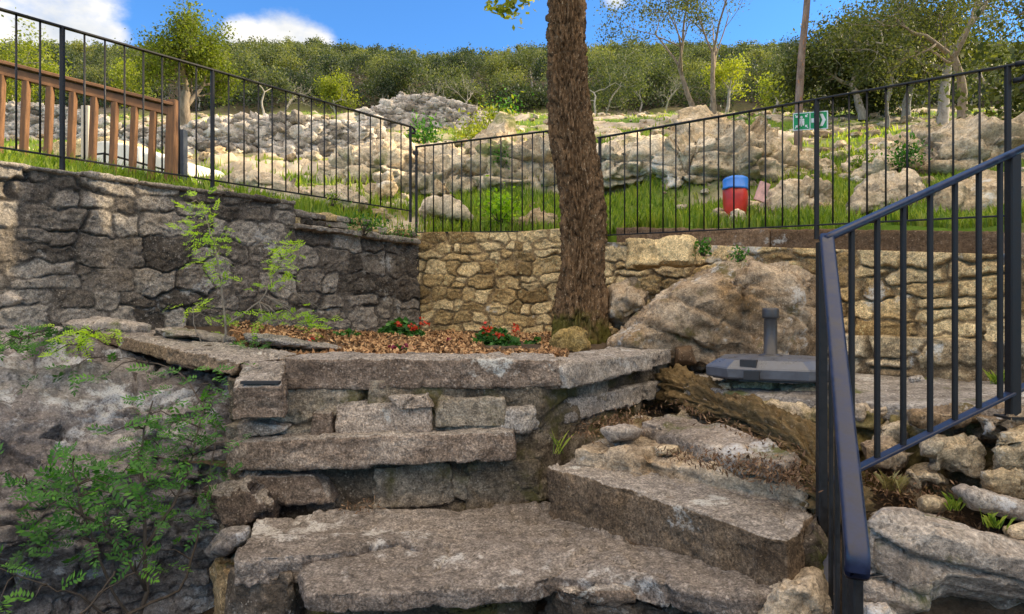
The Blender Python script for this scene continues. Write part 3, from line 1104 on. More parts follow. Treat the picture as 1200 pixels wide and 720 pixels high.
def soil_z(x, y):
    left = sstep(-.9, -2.4, x)
    q = np.stack([x, y, x * 0], 1)
    rightlow = sstep(.75, 1.2, x)
    lim = np.where(y < 4.25, .02 + (y - 3.02) * .686, .9)
    cut = np.maximum(sstep(0, .12, x - lim), sstep(3.36, 3.28, y) * (x > -.9)) * .55 + .5 * sstep(0, .25, (-1.02 + (3.3 - y) * .9) - x)
    return E - cut - .285 + .012 * (y - 3.2) + .13 * left - .13 * rightlow + .02 * fbm(q * 3, 3, 7) + .006 * fbm(q * 17, 3, 8)


V = np.stack([q[:, 0], q[:, 1], soil_z(q[:, 0], q[:, 1])], 1)
tag(make('flower_bed', V, gridfaces(130, 110), M_soil), kind='structure')

# ------------------------------------------------------------------ planter wall
pw = thing('planter_wall', 'low planter wall of weathered stone slabs in the middle with a thick flat coping', 'planter', (-.3, 3.1, E - .9))
masonry('masonry', [(-1.50, 3.74), (-1.27, 3.052), (.12, 3.032), (1.0, 4.29)], E - 1.15, E - .33, .17, .36, .022, .008, M_wallplant, 63, pw, mort=.012, thick=.3, flush=.6, batter=.03)
quad_block('coping_slab', (333, 420, 3.0), (655, 422, 3.0), (657, 455, 3.0), (335, 456, 3.0), (0, .37, 0.0), M_slab, pw, 1, amp=.006, voxel=.009, smooth=2, chip=.006, tint=.35)
bR = np.array([-.824, .566, 0]) * .36
quad_block('coping_slab', (660, 428, 2.99), (788, 409, 4.12), (788, 427, 4.12), (666, 457, 2.99), bR, M_slabgrey, pw, 2, amp=.006, voxel=.009, smooth=2, chip=.008, tint=.6)
f = [P(272, 454, 2.84), P(329, 453, 2.84), P(336, 491, 2.84), P(271, 492, 2.84)]
bk = [P(287, 423, 3.12), P(336, 422, 3.12), P(340, 470, 3.12), P(290, 470, 3.12)]
stone_block('coping_slab', f + bk, M_slab, pw, 3, amp=.006, voxel=.008, smooth=2, chip=.008, tint=.3)
V_, F_, _ = boxm((P(305, 449.5, 2.85)) + np.array([0, 0.005, .004]), (.165, .03, .012))
make('slate_strip', V_, F_, M_slate, pw, False)
# left sweep of the coping, curving back towards the left wall
quad_block('coping_slab', (196, 407, 3.45), (283, 424, 3.09), (271, 441, 3.09), (196, 424, 3.45), (.16, .36, .0), M_stepside, pw, 4, amp=.008, voxel=.010, smooth=2)
quad_block('coping_slab', (112, 388, 4.05), (195, 406, 3.46), (195, 424, 3.46), (112, 400, 4.05), (.22, .32, .0), M_stepside, pw, 5, amp=.008, voxel=.010, smooth=2)
# courses
quad_block('ledge_slab', (266, 519, 2.88), (603, 505, 2.90), (604, 540, 2.90), (265, 553, 2.88), (0, .3, 0), M_slab, pw, 6, amp=.010, voxel=.009, smooth=3, chip=.008, tint=.45)
quad_block('ledge_slab', (612, 481, 2.95), (776, 446, 3.97), (776, 467, 3.97), (614, 507, 2.95), np.array([-.824, .566, 0]) * .26, M_slabgrey, pw, 7, amp=.008, voxel=.009, smooth=2, chip=.01, tint=.7)
quad_block('face_stone', (391, 474, 2.97), (505, 472, 2.97), (505, 507, 2.97), (391, 516, 2.97), (0, .2, 0), M_slab, pw, 8, amp=.01, voxel=.009, smooth=4, tint=.7)
quad_block('face_stone', (510, 466, 2.985), (592, 466, 2.985), (592, 501, 2.985), (509, 502, 2.985), (0, .2, 0), M_wallplant, pw, 9, amp=.01, voxel=.009, smooth=4, tint=.7)
quad_block('face_stone', (365, 484, 2.97), (388, 483, 2.97), (388, 517, 2.97), (362, 517, 2.97), (0, .2, 0), M_slab, pw, 10, amp=.006, voxel=.008, smooth=3, tint=.35)
quad_block('face_stone', (454, 465, 2.94), (500, 463, 2.94), (508, 479, 2.94), (470, 481, 2.94), (0, .2, 0), M_slab, pw, 11, amp=.006, voxel=.007, smooth=5, tint=.7)
quad_block('face_stone', (277, 497, 2.95), (334, 500, 2.95), (334, 505, 2.95), (280, 515, 2.95), (0, .2, 0), M_slab, pw, 12, amp=.01, voxel=.008, smooth=3, tint=.8)
quad_block('face_stone', (274, 558, 2.90), (368, 556, 2.90), (390, 590, 2.90), (300, 596, 2.90), (0, .25, 0), M_slab, pw, 13, amp=.012, voxel=.009, smooth=5, tint=.25)
quad_block('face_stone', (437, 548, 2.985), (528, 541, 2.985), (536, 592, 2.985), (437, 598, 2.985), (0, .2, 0), M_wallplant, pw, 14, amp=.012, voxel=.009, smooth=4, tint=.6)
quad_block('face_stone', (548, 543, 2.99), (632, 540, 2.99), (634, 600, 2.99), (548, 600, 2.99), (0, .2, 0), M_wallplant, pw, 15, amp=.012, voxel=.009, smooth=4, tint=.35)

# ------------------------------------------------------------------ steps


def PZ(px, py, z):
    """point seen at photo pixel on the level z (relative to the eye)"""
    Y = -z * F / (py - 360)
    return P(px, py, Y)


st = tag(prism('step_stone', [PZ(640, 546, -.66), PZ(706, 526, -.66), PZ(830, 540, -.655), PZ(953, 578, -.65), PZ(953, 604, -.65), PZ(924, 634, -.655), PZ(780, 590, -.66)], .23, M_stepside, None, 201, voxel=.009, smooth=1, amp=.006, chip=.006, org=(.5, 2.4, E - .85), tint=.45),
         'thick rectangular step block with grey top and brown front face', 'step')
tag(prism('step_stone', [PZ(350, 668, -.875), PZ(420, 640, -.872), PZ(560, 596, -.868), PZ(645, 590, -.866), PZ(940, 668, -.80), PZ(912, 694, -.80), PZ(868, 701, -.81), PZ(800, 694, -.83), PZ(758, 681, -.845), PZ(690, 680, -.858), PZ(650, 674, -.866), PZ(628, 683, -.87), PZ(500, 690, -.876), PZ(358, 698, -.88)], .065, M_tread, None, 202, voxel=.010, smooth=1, amp=.012, strata=.006, chip=.008, crack=.018, org=(0, 2.3, E - 1.0), tint=.35),
    'broad cracked grey slab forming the lowest tread at the bottom of the picture', 'step')
tag(prism('step_stone', [PZ(272, 656, -.843), PZ(300, 606, -.84), PZ(420, 597, -.835), PZ(560, 597, -.845), PZ(625, 618, -.865), PZ(600, 632, -.87), PZ(490, 642, -.865), PZ(470, 634, -.86), PZ(400, 648, -.85)], .10, M_tread, None, 203, voxel=.010, smooth=1, amp=.012, strata=.006, chip=.009, org=(-.6, 2.5, E - .95), tint=.5),
    'purplish flat slab with a white lichen edge at the foot of the planter wall', 'step')
tag(prism('step_stone', [PZ(672, 524, -.585), PZ(745, 490, -.56), PZ(830, 500, -.55), PZ(900, 528, -.55), PZ(950, 552, -.555), PZ(950, 575, -.58), PZ(850, 556, -.60), PZ(760, 540, -.605)], .16, M_rockwarm, None, 204, voxel=.012, smooth=2, amp=.03, strata=.015, chip=.02, org=(.6, 2.8, E - .7), tint=.6),
    'uneven rocky upper tread between the step block and the root', 'step')
tag(prism('step_stone', [PZ(748, 492, -.505), PZ(790, 485, -.505), PZ(860, 503, -.5), PZ(935, 530, -.5), PZ(915, 541, -.515), PZ(840, 524, -.52), PZ(790, 508, -.52)], .07, M_rockgrey, None, 205, voxel=.010, smooth=2, amp=.018, strata=.01, chip=.012, org=(.8, 2.9, E - .6), tint=.5),
    'thin grey flagstone lying along the root on the upper tread', 'step')
boulder('stone', [(704, 503), (732, 498), (752, 504), (745, 515), (715, 517)], 2.75, .18, M_rockgrey, 206, 'pale lumpy stone on the upper tread beside the planter slab', 'stone', voxel=.011, amp=.012, chip=.012, tint=.9)
boulder('stone', [(766, 523), (795, 521), (800, 532), (768, 535)], 2.62, .16, M_rocktan, 207, 'small tan stone half buried on the upper tread', 'stone', voxel=.009, amp=.008, chip=.008, tint=.8)

# stones carrying the lowest tread
cst = 'foundation stones under the lowest tread'
boulder('stone', [(240, 575), (290, 560), (322, 590), (318, 622), (262, 620)], 2.75, .45, M_slab, 211, 'brown stone jutting out under the left end of the planter wall', 'stone', voxel=.011, smooth=1, amp=.012, chip=.04, shrink=.9, tint=.1)
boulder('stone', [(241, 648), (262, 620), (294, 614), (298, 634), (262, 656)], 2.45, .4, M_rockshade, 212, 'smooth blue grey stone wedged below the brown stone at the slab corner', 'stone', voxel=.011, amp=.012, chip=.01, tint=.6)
boulder('stone', [(252, 655), (290, 655), (300, 740), (255, 740)], 2.4, .4, M_rocktan, 213, 'ochre stained stone under the blue grey stone at lower left', 'stone', voxel=.013, amp=.02, chip=.02, tint=.2)
boulder('stone', [(266, 660), (352, 655), (366, 700), (352, 760), (268, 760)], 2.22, .45, M_rockgrey, 214, 'dark mossy stone carrying the left end of the purplish slab', 'stone', voxel=.013, amp=.025, chip=.02, tint=.1)
boulder('stone', [(352, 696), (640, 688), (650, 780), (352, 780)], 2.17, .45, M_wallplant, 215, 'dark riser stone under the cracked tread at the bottom edge', 'stone', voxel=.014, amp=.03, chip=.03, tint=.05)
boulder('stone', [(640, 694), (700, 690), (770, 694), (885, 704), (890, 790), (640, 790)], 2.08, .45, M_rockgrey, 216, 'pitted dark stone under the right half of the cracked tread', 'stone', voxel=.014, amp=.03, chip=.035, tint=.1)
boulder('stone', [(646, 688), (690, 684), (760, 688), (770, 700), (700, 712), (652, 706)], 2.05, .2, M_slab, 217, 'flat brown stone tucked under the white patch of the cracked tread', 'stone', voxel=.011, amp=.015, chip=.02, tint=.3)
boulder('stone', [(886, 700), (905, 676), (958, 668), (975, 700), (975, 770), (886, 770)], 1.78, .35, M_rockwarm, 218, 'rounded tan stone with white lichen cap beside the railing foot', 'stone', voxel=.011, amp=.02, chip=.02, tint=.8)
boulder('stone', [(922, 640), (958, 600), (970, 640), (960, 690), (925, 672)], 1.95, .3, M_rockgrey, 219, 'dark stone wedged between the step block and the railing post', 'stone', voxel=.012, amp=.02, chip=.02, tint=0)

# ------------------------------------------------------------------ right side: landing, bank, rocks
lo = np.array([(-.05, 2.95, -1.05), (.3, 3.3, -.95), (.5, 2.9, -.75), (.95, 4.3, -.56), (1.0, 3.6, -.62), (1.05, 2.8, -.65), (1.05, 2.2, -.70), (.7, 1.9, -1.0), (.3, 2.4, -1.02), (0, 1.9, -1.25), (-.9, 2, -1.3), (-1.4, 2.3, -1.7),
               (-.5, 2.6, -1.1), (-1.0, 2.8, -1.25), (-1.3, 3.0, -1.6), (-1.3, 2.6, -1.65), (-2, 2.6, -1.7), (-2.2, 3.3, -1.7), (1.3, 3.3, -.5), (1.45, 2.65, -.74), (2.0, 2.3, -.74), (2.6, 2.15, -.74), (3.6, 2.0, -.75), (1.25, 2.2, -.74), (1.6, 2.0, -.80), (2.2, 1.85, -.84),
               (1.1, 1.5, -1.02), (1.6, 1.4, -1.05), (2.4, 1.3, -1.1), (.6, 1.2, -1.35), (0, 1, -1.5), (-1.5, 1, -1.58), (1.5, .6, -1.35), (3, .6, -1.4), (4, 1.4, -1.0), (1.6, 4.2, -.5), (2.6, 3.4, -.5), (.4, .2, -1.6), (-2.6, 1.8, -1.6), (3.6, 3, -.5), (-.5, 3.4, -1.0), (.4, 4.1, -.8), (.75, 3.6, -.66)])
xs = np.linspace(-2.5, 4.0, 230); ys = np.linspace(.3, 4.6, 170)
X, Y = np.meshgrid(xs, ys, indexing='ij')
d2 = (X.ravel()[:, None] - lo[:, 0]) ** 2 + (Y.ravel()[:, None] - lo[:, 1]) ** 2
wgt = 1 / (d2 + .02) ** 2
zz = (wgt * lo[:, 2]).sum(1) / wgt.sum(1)
q = np.stack([X.ravel(), Y.ravel(), zz], 1)


def bank_z(x, y):
    d2 = (np.atleast_1d(x)[:, None] - lo[:, 0]) ** 2 + (np.atleast_1d(y)[:, None] - lo[:, 1]) ** 2
    wgt = 1 / (d2 + .02) ** 2
    return E + (wgt * lo[:, 2]).sum(1) / wgt.sum(1)


q[:, 2] += E + .025 * fbm(q * 4, 4, 3) + .008 * fbm(q * 21, 3, 4)
tag(make('soil_slope', q, gridfaces(230, 170), M_soil), kind='structure')
# landing paving
tag(prism('landing', [(.93, 3.55, E - .415), (.98, 4.55, E - .425), (1.6, 5.0, E - .425), (2.6, 4.3, E - .42), (4.0, 3.1, E - .41), (4.0, 2.15, E - .38), (2.9, 2.28, E - .385), (1.95, 2.50, E - .39), (1.45, 2.85, E - .40), (1.1, 3.2, E - .41)], .07, M_paving, None, 221, voxel=.018, smooth=1, amp=.010, chip=.006, org=(2, 3, E - .5)), kind='structure')
lw = thing('retaining_wall', 'low rough stone wall holding up the paved landing behind the near railing', 'wall', (2, 2.6, E - .75))
masonry('masonry', [(.98, 3.62), (1.14, 3.18), (1.47, 2.83), (1.97, 2.49), (2.92, 2.28), (4.0, 2.14)], E - .85, lambda u: E - .425 + 0 * u, .15, .30, .05, .009, M_rocktan, 73, lw, mort=.02, thick=.25, flush=.0, batter=.25, rough=1.4, square=2.3)
for i, (o_, Y_, mt, tn) in enumerate([([(1060, 482), (1130, 478), (1165, 492), (1120, 510), (1065, 500)], 2.45, M_rockwarm, .3), ([(1085, 520), (1140, 512), (1160, 530), (1150, 562), (1090, 548)], 2.34, M_rocktan, .9),
                                      ([(1165, 512), (1230, 505), (1240, 545), (1170, 548)], 2.22, M_rocktan, .5), ([(1030, 500), (1056, 495), (1066, 522), (1032, 528)], 2.62, M_rocktan, .95), ([(840, 450), (905, 446), (905, 475), (850, 478)], 3.33, M_rocktan, .5),
                                      ([(918, 455), (962, 450), (968, 492), (922, 486)], 3.15, M_rocktan, .7), ([(1010, 520), (1040, 516), (1062, 536), (1050, 556), (1012, 552)], 2.42, M_rockwarm, .6), ([(1150, 556), (1205, 550), (1230, 572), (1160, 580)], 2.2, M_rocktan, .4), ([(1000, 478), (1050, 474), (1060, 488), (1004, 494)], 2.75, M_rockwarm, .7), ([(1060, 552), (1085, 548), (1110, 564), (1075, 574)], 2.3, M_rocktan, .8), ([(1140, 486), (1215, 482), (1220, 508), (1150, 512)], 2.32, M_rockwarm, .5)]):
    boulder('face_stone', o_, Y_, .3, mt, 230 + i, parent=lw, voxel=.011, smooth=1, amp=.012, chip=.028, shrink=.9, tint=tn)

boulder('boulder', [(716, 404), (740, 382), (765, 352), (800, 334), (850, 320), (890, 313), (935, 320), (954, 338), (960, 380), (968, 440), (840, 448), (760, 425)], 4.1, 1.0, M_rockwarm, 241,
        'large weathered boulder with pale grey crown behind the parasol base', 'boulder', voxel=.014, smooth=1, amp=.03, chip=.07, strata=.03, shrink=.86, tint=.5, tilt=(.5, .2), sfreq=4, ff=2.2, crack=.055, cf=.9, cw=.035)
boulder('boulder', [(708, 372), (716, 338), (742, 330), (760, 345), (758, 372), (730, 384)], 4.75, .5, M_rockwarm, 242, 'squarish boulder tucked between the tree trunk and the large boulder', 'boulder', voxel=.016, amp=.03, chip=.03, tint=.7)
tag(quad_block('stone', (734, 281, 5.0), (808, 280, 4.85), (806, 306, 4.8), (736, 313, 4.95), (.15, .35, 0), M_walltan, None, 243, amp=.02, voxel=.014, smooth=3, chip=.02, tint=.8), 'long tan block set in the wall above the squarish boulder right of the trunk', 'stone')
boulder('boulder', [(790, 405), (812, 405), (818, 428), (788, 430)], 4.05, .25, M_kerb, 244, 'squared dark brown stone closing the far end of the coping', 'stone', voxel=.014, amp=.008, chip=.006)
boulder('boulder', [(1008, 612), (1030, 594), (1075, 592), (1130, 610), (1215, 640), (1300, 650), (1310, 712), (1200, 706), (1110, 698), (1080, 712), (1050, 722), (1008, 712)], 1.66, .85, M_rockgrey, 245,
        'big layered bedrock slab at the lower right corner with white lichen spots', 'boulder', voxel=.010, smooth=1, amp=.012, chip=.016, strata=.042, shrink=.95, tint=.6, tilt=(.42, -.25), sfreq=9, ff=2.6, crack=.025, cf=1.4)
boulder('stone', [(1112, 572), (1128, 566), (1200, 588), (1260, 600), (1262, 622), (1190, 608), (1130, 594)], 2.02, .35, M_rockgrey, 246, 'long loose grey slab resting above the bedrock at the right edge', 'stone', voxel=.011, amp=.012, chip=.012, strata=.008, tint=.8)
boulder('stone', [(1174, 618), (1205, 613), (1235, 625), (1225, 640), (1180, 632)], 1.9, .2, M_rocktan, 247, 'small pinkish stone just below the long loose slab', 'stone', voxel=.010, amp=.008, chip=.01, tint=.9)
boulder('stone', [(1074, 585), (1090, 580), (1112, 586), (1110, 600), (1078, 602)], 2.1, .15, M_rocktan, 248, 'small reddish stone lying in dead leaves below the near railing', 'stone', voxel=.009, amp=.008, chip=.01, tint=.5)
boulder('stone', [(1004, 700), (1040, 694), (1075, 735), (1075, 790), (1004, 790)], 1.5, .35, M_rockgrey, 249, 'grey stone at the bottom edge right of the railing foot', 'stone', voxel=.012, amp=.015, chip=.02, tint=.7)
boulder('stone', [(1064, 442), (1080, 439), (1084, 447), (1066, 450)], 3.6, .1, M_slabgrey, 250, 'small white stone at the foot of the wall on the landing', 'stone', voxel=.009, amp=.006, chip=.006, tint=1)

# root along the bank
pts = [P(785, 450, 4.0), P(820, 466, 3.6), P(860, 486, 3.2), P(905, 508, 2.8), P(945, 535, 2.45), P(968, 562, 2.25), P(985, 600, 2.1)]
pts = np.array(pts)
tI = np.linspace(0, 1, 260)
pp = np.stack([np.interp(tI, np.linspace(0, 1, 7), pts[:, i]) for i in range(3)], 1)
V, Fq, Ft = tube(pp, .098 - .03 * tI, 72)
ax = np.repeat(pp, 72, 0)
ax = np.concatenate([ax, pp[:1], pp[-1:]])
dv = V - ax
al = np.concatenate([np.repeat(tI, 72), [0, 1]])
nrmv = dv / (np.linalg.norm(dv, axis=1, keepdims=True) + 1e-9)
ang = np.arctan2(dv[:, 2], dv[:, 0])
tw_ = ang + al * 2.2
cs_ = np.stack([np.cos(tw_), al * 5, np.sin(tw_)], 1)
V = V + nrmv * (.02 * fbm(cs_ * 1.6, 3, 5) + .026 * (1 - 2.2 * np.abs(fbm(cs_ * np.array([4.2, 1.5, 4.2]), 3, 6))) + .012 * (1 - 2 * np.abs(fbm(cs_ * np.array([9, 4, 9]), 2, 16))) + .025 * fbm(V * 4, 2, 7))[:, None]
tag(make('tree_root', V, [Fq, Ft], M_barkroot, org=(1, 3, E - .5)), 'thick gnarled brown tree root running down the bank under the parasol base', 'root')

# ------------------------------------------------------------------ left rock face
cp = [-420, -200, 0, 130, 270, 345]
rp = [372, 392, 425, 480, 560, 640, 700, 860]
DY = np.array([[3.6, 3.8, 3.9, 3.9, 3.55, 3.55], [3.0, 3.4, 3.55, 3.65, 3.48, 3.5], [2.5, 2.9, 3.2, 3.4, 3.40, 3.45], [2.3, 2.6, 2.95, 3.18, 3.30, 3.4], [2.1, 2.4, 2.75, 3.0, 3.22, 3.35], [2.0, 2.25, 2.62, 3.05, 3.35, 3.5], [2.2, 2.5, 2.9, 3.3, 3.5, 3.6], [2.3, 2.6, 2.9, 3.2, 3.5, 3.6]])
nu, nv = 300, 260
pu = np.linspace(cp[0], cp[-1], nu); pv = np.linspace(rp[0], rp[-1], nv)


def cubic(xk, yk, x):
    # smooth monotone-ish interpolation: linear + smoothing
    y = np.interp(x, xk, yk)
    return y


tmp = np.stack([cubic(cp, DY[i], pu) for i in range(len(rp))], 0)
G = np.stack([cubic(rp, tmp[:, i], pv) for i in range(nu)], 0)
for _ in range(14):
    Gp = np.pad(G, 1, mode='edge')
    G = (Gp[:-2, 1:-1] + Gp[2:, 1:-1] + Gp[1:-1, :-2] + Gp[1:-1, 2:] + 4 * G) / 8
r0 = np.interp(pu, [-420, 0, 60, 130, 270, 345], [380, 388, 394, 404, 446, 470])
PV = np.where(pv[None, :] < 480, r0[:, None] + (pv[None, :] - 372) / 108 * (np.maximum(480, r0 + 25)[:, None] - r0[:, None]), np.maximum(pv[None, :], (np.maximum(480, r0 + 25)[:, None] + (pv[None, :] - 480) * .85)))
V = np.stack([(pu[:, None] - 600) / F * G, G, E - (PV - 360) / F * G], -1)
du = np.gradient(V, axis=0); dv_ = np.gradient(V, axis=1)
nn = np.cross(du, dv_)
nn /= np.linalg.norm(nn, axis=2, keepdims=True) + 1e-9
nn *= np.sign((nn * (-V + np.array([0, 0, E]))).sum(2, keepdims=True))
Vf = V.reshape(-1, 3); nf = nn.reshape(-1, 3)
V2 = rockify(Vf, nf, .05, 260, .016, .036, tilt=(.15, .25), sfreq=7, ff=4, crack=.05, cf=1.3, cw=.03)
# back and bottom so that the rock is a body, not a sheet
Vb = V2.reshape(nu, nv, 3)
back = Vb[:, 0, :].copy(); back[:, 1] += .7; back[:, 2] -= .12
low = back.copy(); low[:, 2] = E - 1.7
Vb = np.concatenate([low[:, None], back[:, None], Vb], 1)
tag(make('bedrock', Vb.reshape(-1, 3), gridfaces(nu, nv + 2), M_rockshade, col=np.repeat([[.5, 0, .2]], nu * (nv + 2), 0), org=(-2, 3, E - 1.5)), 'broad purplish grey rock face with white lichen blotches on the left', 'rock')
# flat stones between the rock and the left wall
boulder('stone', [(70, 378), (110, 372), (178, 380), (176, 392), (120, 393), (75, 388)], 4.02, .4, M_rockgrey, 262, 'flat whitish slab lying at the foot of the left wall', 'stone', voxel=.014, amp=.012, chip=.015, strata=.006, tint=.8)
boulder('stone', [(178, 384), (230, 386), (278, 398), (270, 404), (205, 398), (180, 394)], 3.75, .4, M_rockgrey, 263, 'thin grey slab between the left wall and the curved coping', 'stone', voxel=.013, amp=.010, chip=.012, strata=.006, tint=.6)
boulder('stone', [(284, 390), (330, 392), (405, 408), (400, 414), (330, 410), (288, 400)], 3.7, .4, M_slabgrey, 264, 'long grey flagstone lying in the flower bed behind the coping', 'stone', voxel=.013, amp=.008, chip=.01, tint=.6)
boulder('stone', [(40, 398), (66, 382), (76, 384), (62, 402)], 3.7, .15, M_slabgrey, 265, 'small upright grey shard on top of the rock face', 'stone', voxel=.010, amp=.008, chip=.01, tint=.9)
boulder('stone', [(-20, 340), (14, 338), (34, 350), (20, 362), (-30, 364)], 3.95, .3, M_rockgrey, 266, 'pale stone bulging from the left wall above a dark hollow', 'stone', voxel=.013, amp=.012, chip=.012, tint=.9)
boulder('stone', [(645, 398), (655, 386), (675, 381), (688, 388), (691, 408), (680, 418), (650, 418)], 4.3, .22, rock_mat('mossy_stone', (.12, .085, .03), (.27, .19, .07), (.42, .32, .15), lichen=.1, moss=.3, moss_col=(.12, .13, .02)), 267, 'rounded mossy stone standing against the foot of the tree', 'stone', voxel=.011, amp=.012, chip=.01, tint=.5)

# ------------------------------------------------------------------ the big tree
bt = thing('oak_tree', 'big brown barked tree rising out of the flower bed in the middle', 'tree', tuple(P(680, 408, 4.9)))
prof = [(-420, 640, 34), (-200, 655, 40), (0, 664.5, 46), (60, 665.5, 48), (120, 667, 51), (160, 669.5, 54), (200, 675, 55), (240, 680, 54), (300, 682, 56), (350, 681, 62), (385, 680, 64), (405, 680, 70), (430, 680, 80)]
pr = np.array(prof, float)[::-1]
nh, na = 620, 190
vy = np.linspace(pr[0, 0], pr[-1, 0], nh)
cx = np.interp(-vy, -pr[:, 0], pr[:, 1]); ww = np.interp(-vy, -pr[:, 0], pr[:, 2])
for _ in range(40):
    cx[1:-1] = (cx[:-2] + cx[2:] + 2 * cx[1:-1]) / 4; ww[1:-1] = (ww[:-2] + ww[2:] + 2 * ww[1:-1]) / 4
th = np.linspace(0, 2 * np.pi, na, endpoint=False)
Yt = 4.9
TH, VY = np.meshgrid(th, vy)
rad = np.repeat(((ww - 6) / 2 / F * Yt)[:, None], na, 1)
flare = np.clip((VY - 370) / 60, 0, 1)
rad = rad * (1 + .20 * flare * np.cos(TH * 5 + .6) + .04 * np.sin(TH * 3 + VY * .01))
zc = E - (VY - 360) / F * Yt
cyl = np.stack([np.cos(TH) * 2.2, np.sin(TH) * 2.2, zc * 2.3], -1).reshape(-1, 3)
q = cyl * np.array([3.6, 3.6, 2.2]) + .5 * np.stack([fbm(cyl * 3, 2, 1), fbm(cyl * 3, 2, 2), fbm(cyl * 3, 2, 3)], 1)
f1, f2, cid = worley(q, 9)
db = .030 * sstep(0, .30, f2 - f1) * (.5 + cid) + .008 * fbm(cyl * 14, 3, 12) + .02 * fbm(cyl * .9, 3, 13)
rad = rad + (db - .022).reshape(rad.shape)
V = np.stack([np.repeat(((cx - 600) / F * Yt)[:, None], na, 1) + rad * np.cos(TH), Yt + rad * np.sin(TH), zc], -1).reshape(-1, 3)
i = np.arange(nh - 1)[:, None] * na
k = np.arange(na)[None, :]
k2 = (k + 1) % na
Fq = np.stack([i + k, i + k2, i + na + k2, i + na + k], -1).reshape(-1, 4)
make('trunk', V, Fq, M_bark, bt)
# a grown-over burr on the right side of the foot
boulder('burr', [(698, 340), (708, 330), (714, 345), (712, 372), (702, 366)], 4.82, .14, M_bark, 271, parent=bt, voxel=.011, amp=.01, chip=.006)


# ------------------------------------------------------------------ tree generator


def grow(r, base, H, r0, trunk=.4, lean=(0, 0), spread=.75, levels=4, kids=(2, 4), wob=.13, up=.06):
    tubes = []; sites = []

    def br(p, d, L, rr, lv):
        n = 6 if lv == 0 else 4
        pts = [p]
        for _ in range(n):
            d = d + r.normal(0, wob * (1 + .25 * lv), 3) + np.array([0, 0, up])
            d = d / np.linalg.norm(d)
            p = p + d * L / n
            pts.append(p)
        end = .62 if lv < levels else .3
        tubes.append((np.array(pts), np.linspace(rr, rr * end, n + 1), lv))
        if lv >= levels:
            sites.extend(pts[1:]); return
        if lv >= levels - 1: sites.extend(pts[2:])
        nk = r.integers(kids[0], kids[1] + 1)
        a0 = r.uniform(0, 6.28)
        for j in range(nk):
            a = a0 + j * 6.28 / nk + r.normal(0, .4)
            tl = spread * r.uniform(.6, 1.25)
            _, ea, eb = frame(d)
            nd = d * math.cos(tl) + (ea * math.cos(a) + eb * math.sin(a)) * math.sin(tl)
            st_ = pts[-1] if j == 0 or lv == 0 and j < 2 else pts[r.integers(max(1, n // 2), n + 1)]
            br(np.array(st_), nd, L * r.uniform(.55, .85), rr * end * r.uniform(.6, .9), lv + 1)
    d0 = np.array([lean[0], lean[1], 1.]); d0 /= np.linalg.norm(d0)
    br(np.array(base, float), d0, H * trunk, r0, 0)
    return tubes, np.array(sites)


def leaves(r, pos, size, aspect=.5, droop=.0, tint=None, upb=.5):
    """one four-cornered leaf at each position"""
    n = len(pos)
    d = r.normal(0, 1, (n, 3)); d[:, 2] -= droop
    d /= np.linalg.norm(d, axis=1, keepdims=True)
    nn = r.normal(0, 1, (n, 3)); nn[:, 2] = np.abs(nn[:, 2]) + upb
    s = np.cross(d, nn); s /= np.linalg.norm(s, axis=1, keepdims=True) + 1e-9
    L = size * r.uniform(.6, 1.3, (n, 1))
    V = np.stack([pos - d * L * .5, pos + s * L * aspect * .5, pos + d * L * .5, pos - s * L * aspect * .5], 1).reshape(-1, 3)
    Fq = np.arange(4 * n).reshape(-1, 4)
    c = r.random(n) if tint is None else tint
    C3 = np.zeros((4 * n, 3)); C3[:, 0] = np.repeat(c, 4)
    return V, Fq, C3


def tree_meshes(seed, base, H, r0, n_leaf, leaf, sig, hue=(.5, .25), **k):
    r = rng(seed)
    tubes, sites = grow(r, base, H, r0, **k)
    mb = MB()
    for pts, rd, lv in tubes:
        mb.add(*tube(pts, rd, 9 if lv == 0 else (6 if lv < 3 else 4), caps=False))
    idx = r.integers(0, len(sites), n_leaf)
    # per-site hue so that sprays differ from each other
    sh = np.clip(r.normal(hue[0], hue[1], len(sites)), 0, 1)
    pos = sites[idx] + r.normal(0, sig, (n_leaf, 3))
    tn = np.clip(sh[idx] + r.normal(0, .13, n_leaf), 0, 1)
    LV = leaves(r, pos, leaf, .55, .1, tn)
    return mb, LV, sites


def plant_tree(name, label, base, H, r0, n_leaf, leaf, sig, seed, bark, lmat, group=None, **k):
    t = thing(name, label, 'tree', tuple(base), group)
    mb, (V, Fq, c), sites = tree_meshes(seed, base, H, r0, n_leaf, leaf, sig, **k)
    mb.build('trunk', bark, t)
    make('crown', V, Fq, lmat, t, False, c)
    return t


def hb(px, Y):
    x = (px - 600) / F * Y
    return np.array([x, Y, hill_z([x], [Y])[0] - .1])


# crown of the big tree (above the picture, one spray hangs into it)
r = rng(77)
topc = P(640, -420, 4.9)
mb = MB(); allsites = []
for i, (dx, dy, dz_, L) in enumerate([(-.9, -.1, .5, 1.6), (.8, .2, .6, 1.6), (-.1, -.6, .7, 1.5), (.2, .9, .6, 1.5), (-.5, .5, .9, 1.5)]):
    d0 = np.array([dx, dy, dz_])
    tb, ss = grow(rng(770 + i), topc - np.array([0, 0, .15]), L / .4, .085, trunk=.4, lean=(dx / dz_, dy / dz_), levels=3, kids=(2, 3), spread=.6)
    mb = MB()
    for pts_, rd, lv in tb: mb.add(*tube(pts_, rd, 7, caps=False))
    mb.build('branch', M_bark, bt)
    allsites.append(ss)
tw = np.array([P(652, -160, 4.9), P(630, -190, 4.5), P(612, -150, 4.3), P(602, -80, 4.2), P(598, -20, 4.15), P(596, 5, 4.12)])
MB().add(*tube(tw, [.035, .028, .02, .014, .008, .003], 6)).build('branch', M_bark, bt)
S = np.concatenate(allsites)
idx = r.integers(0, len(S), 9000)
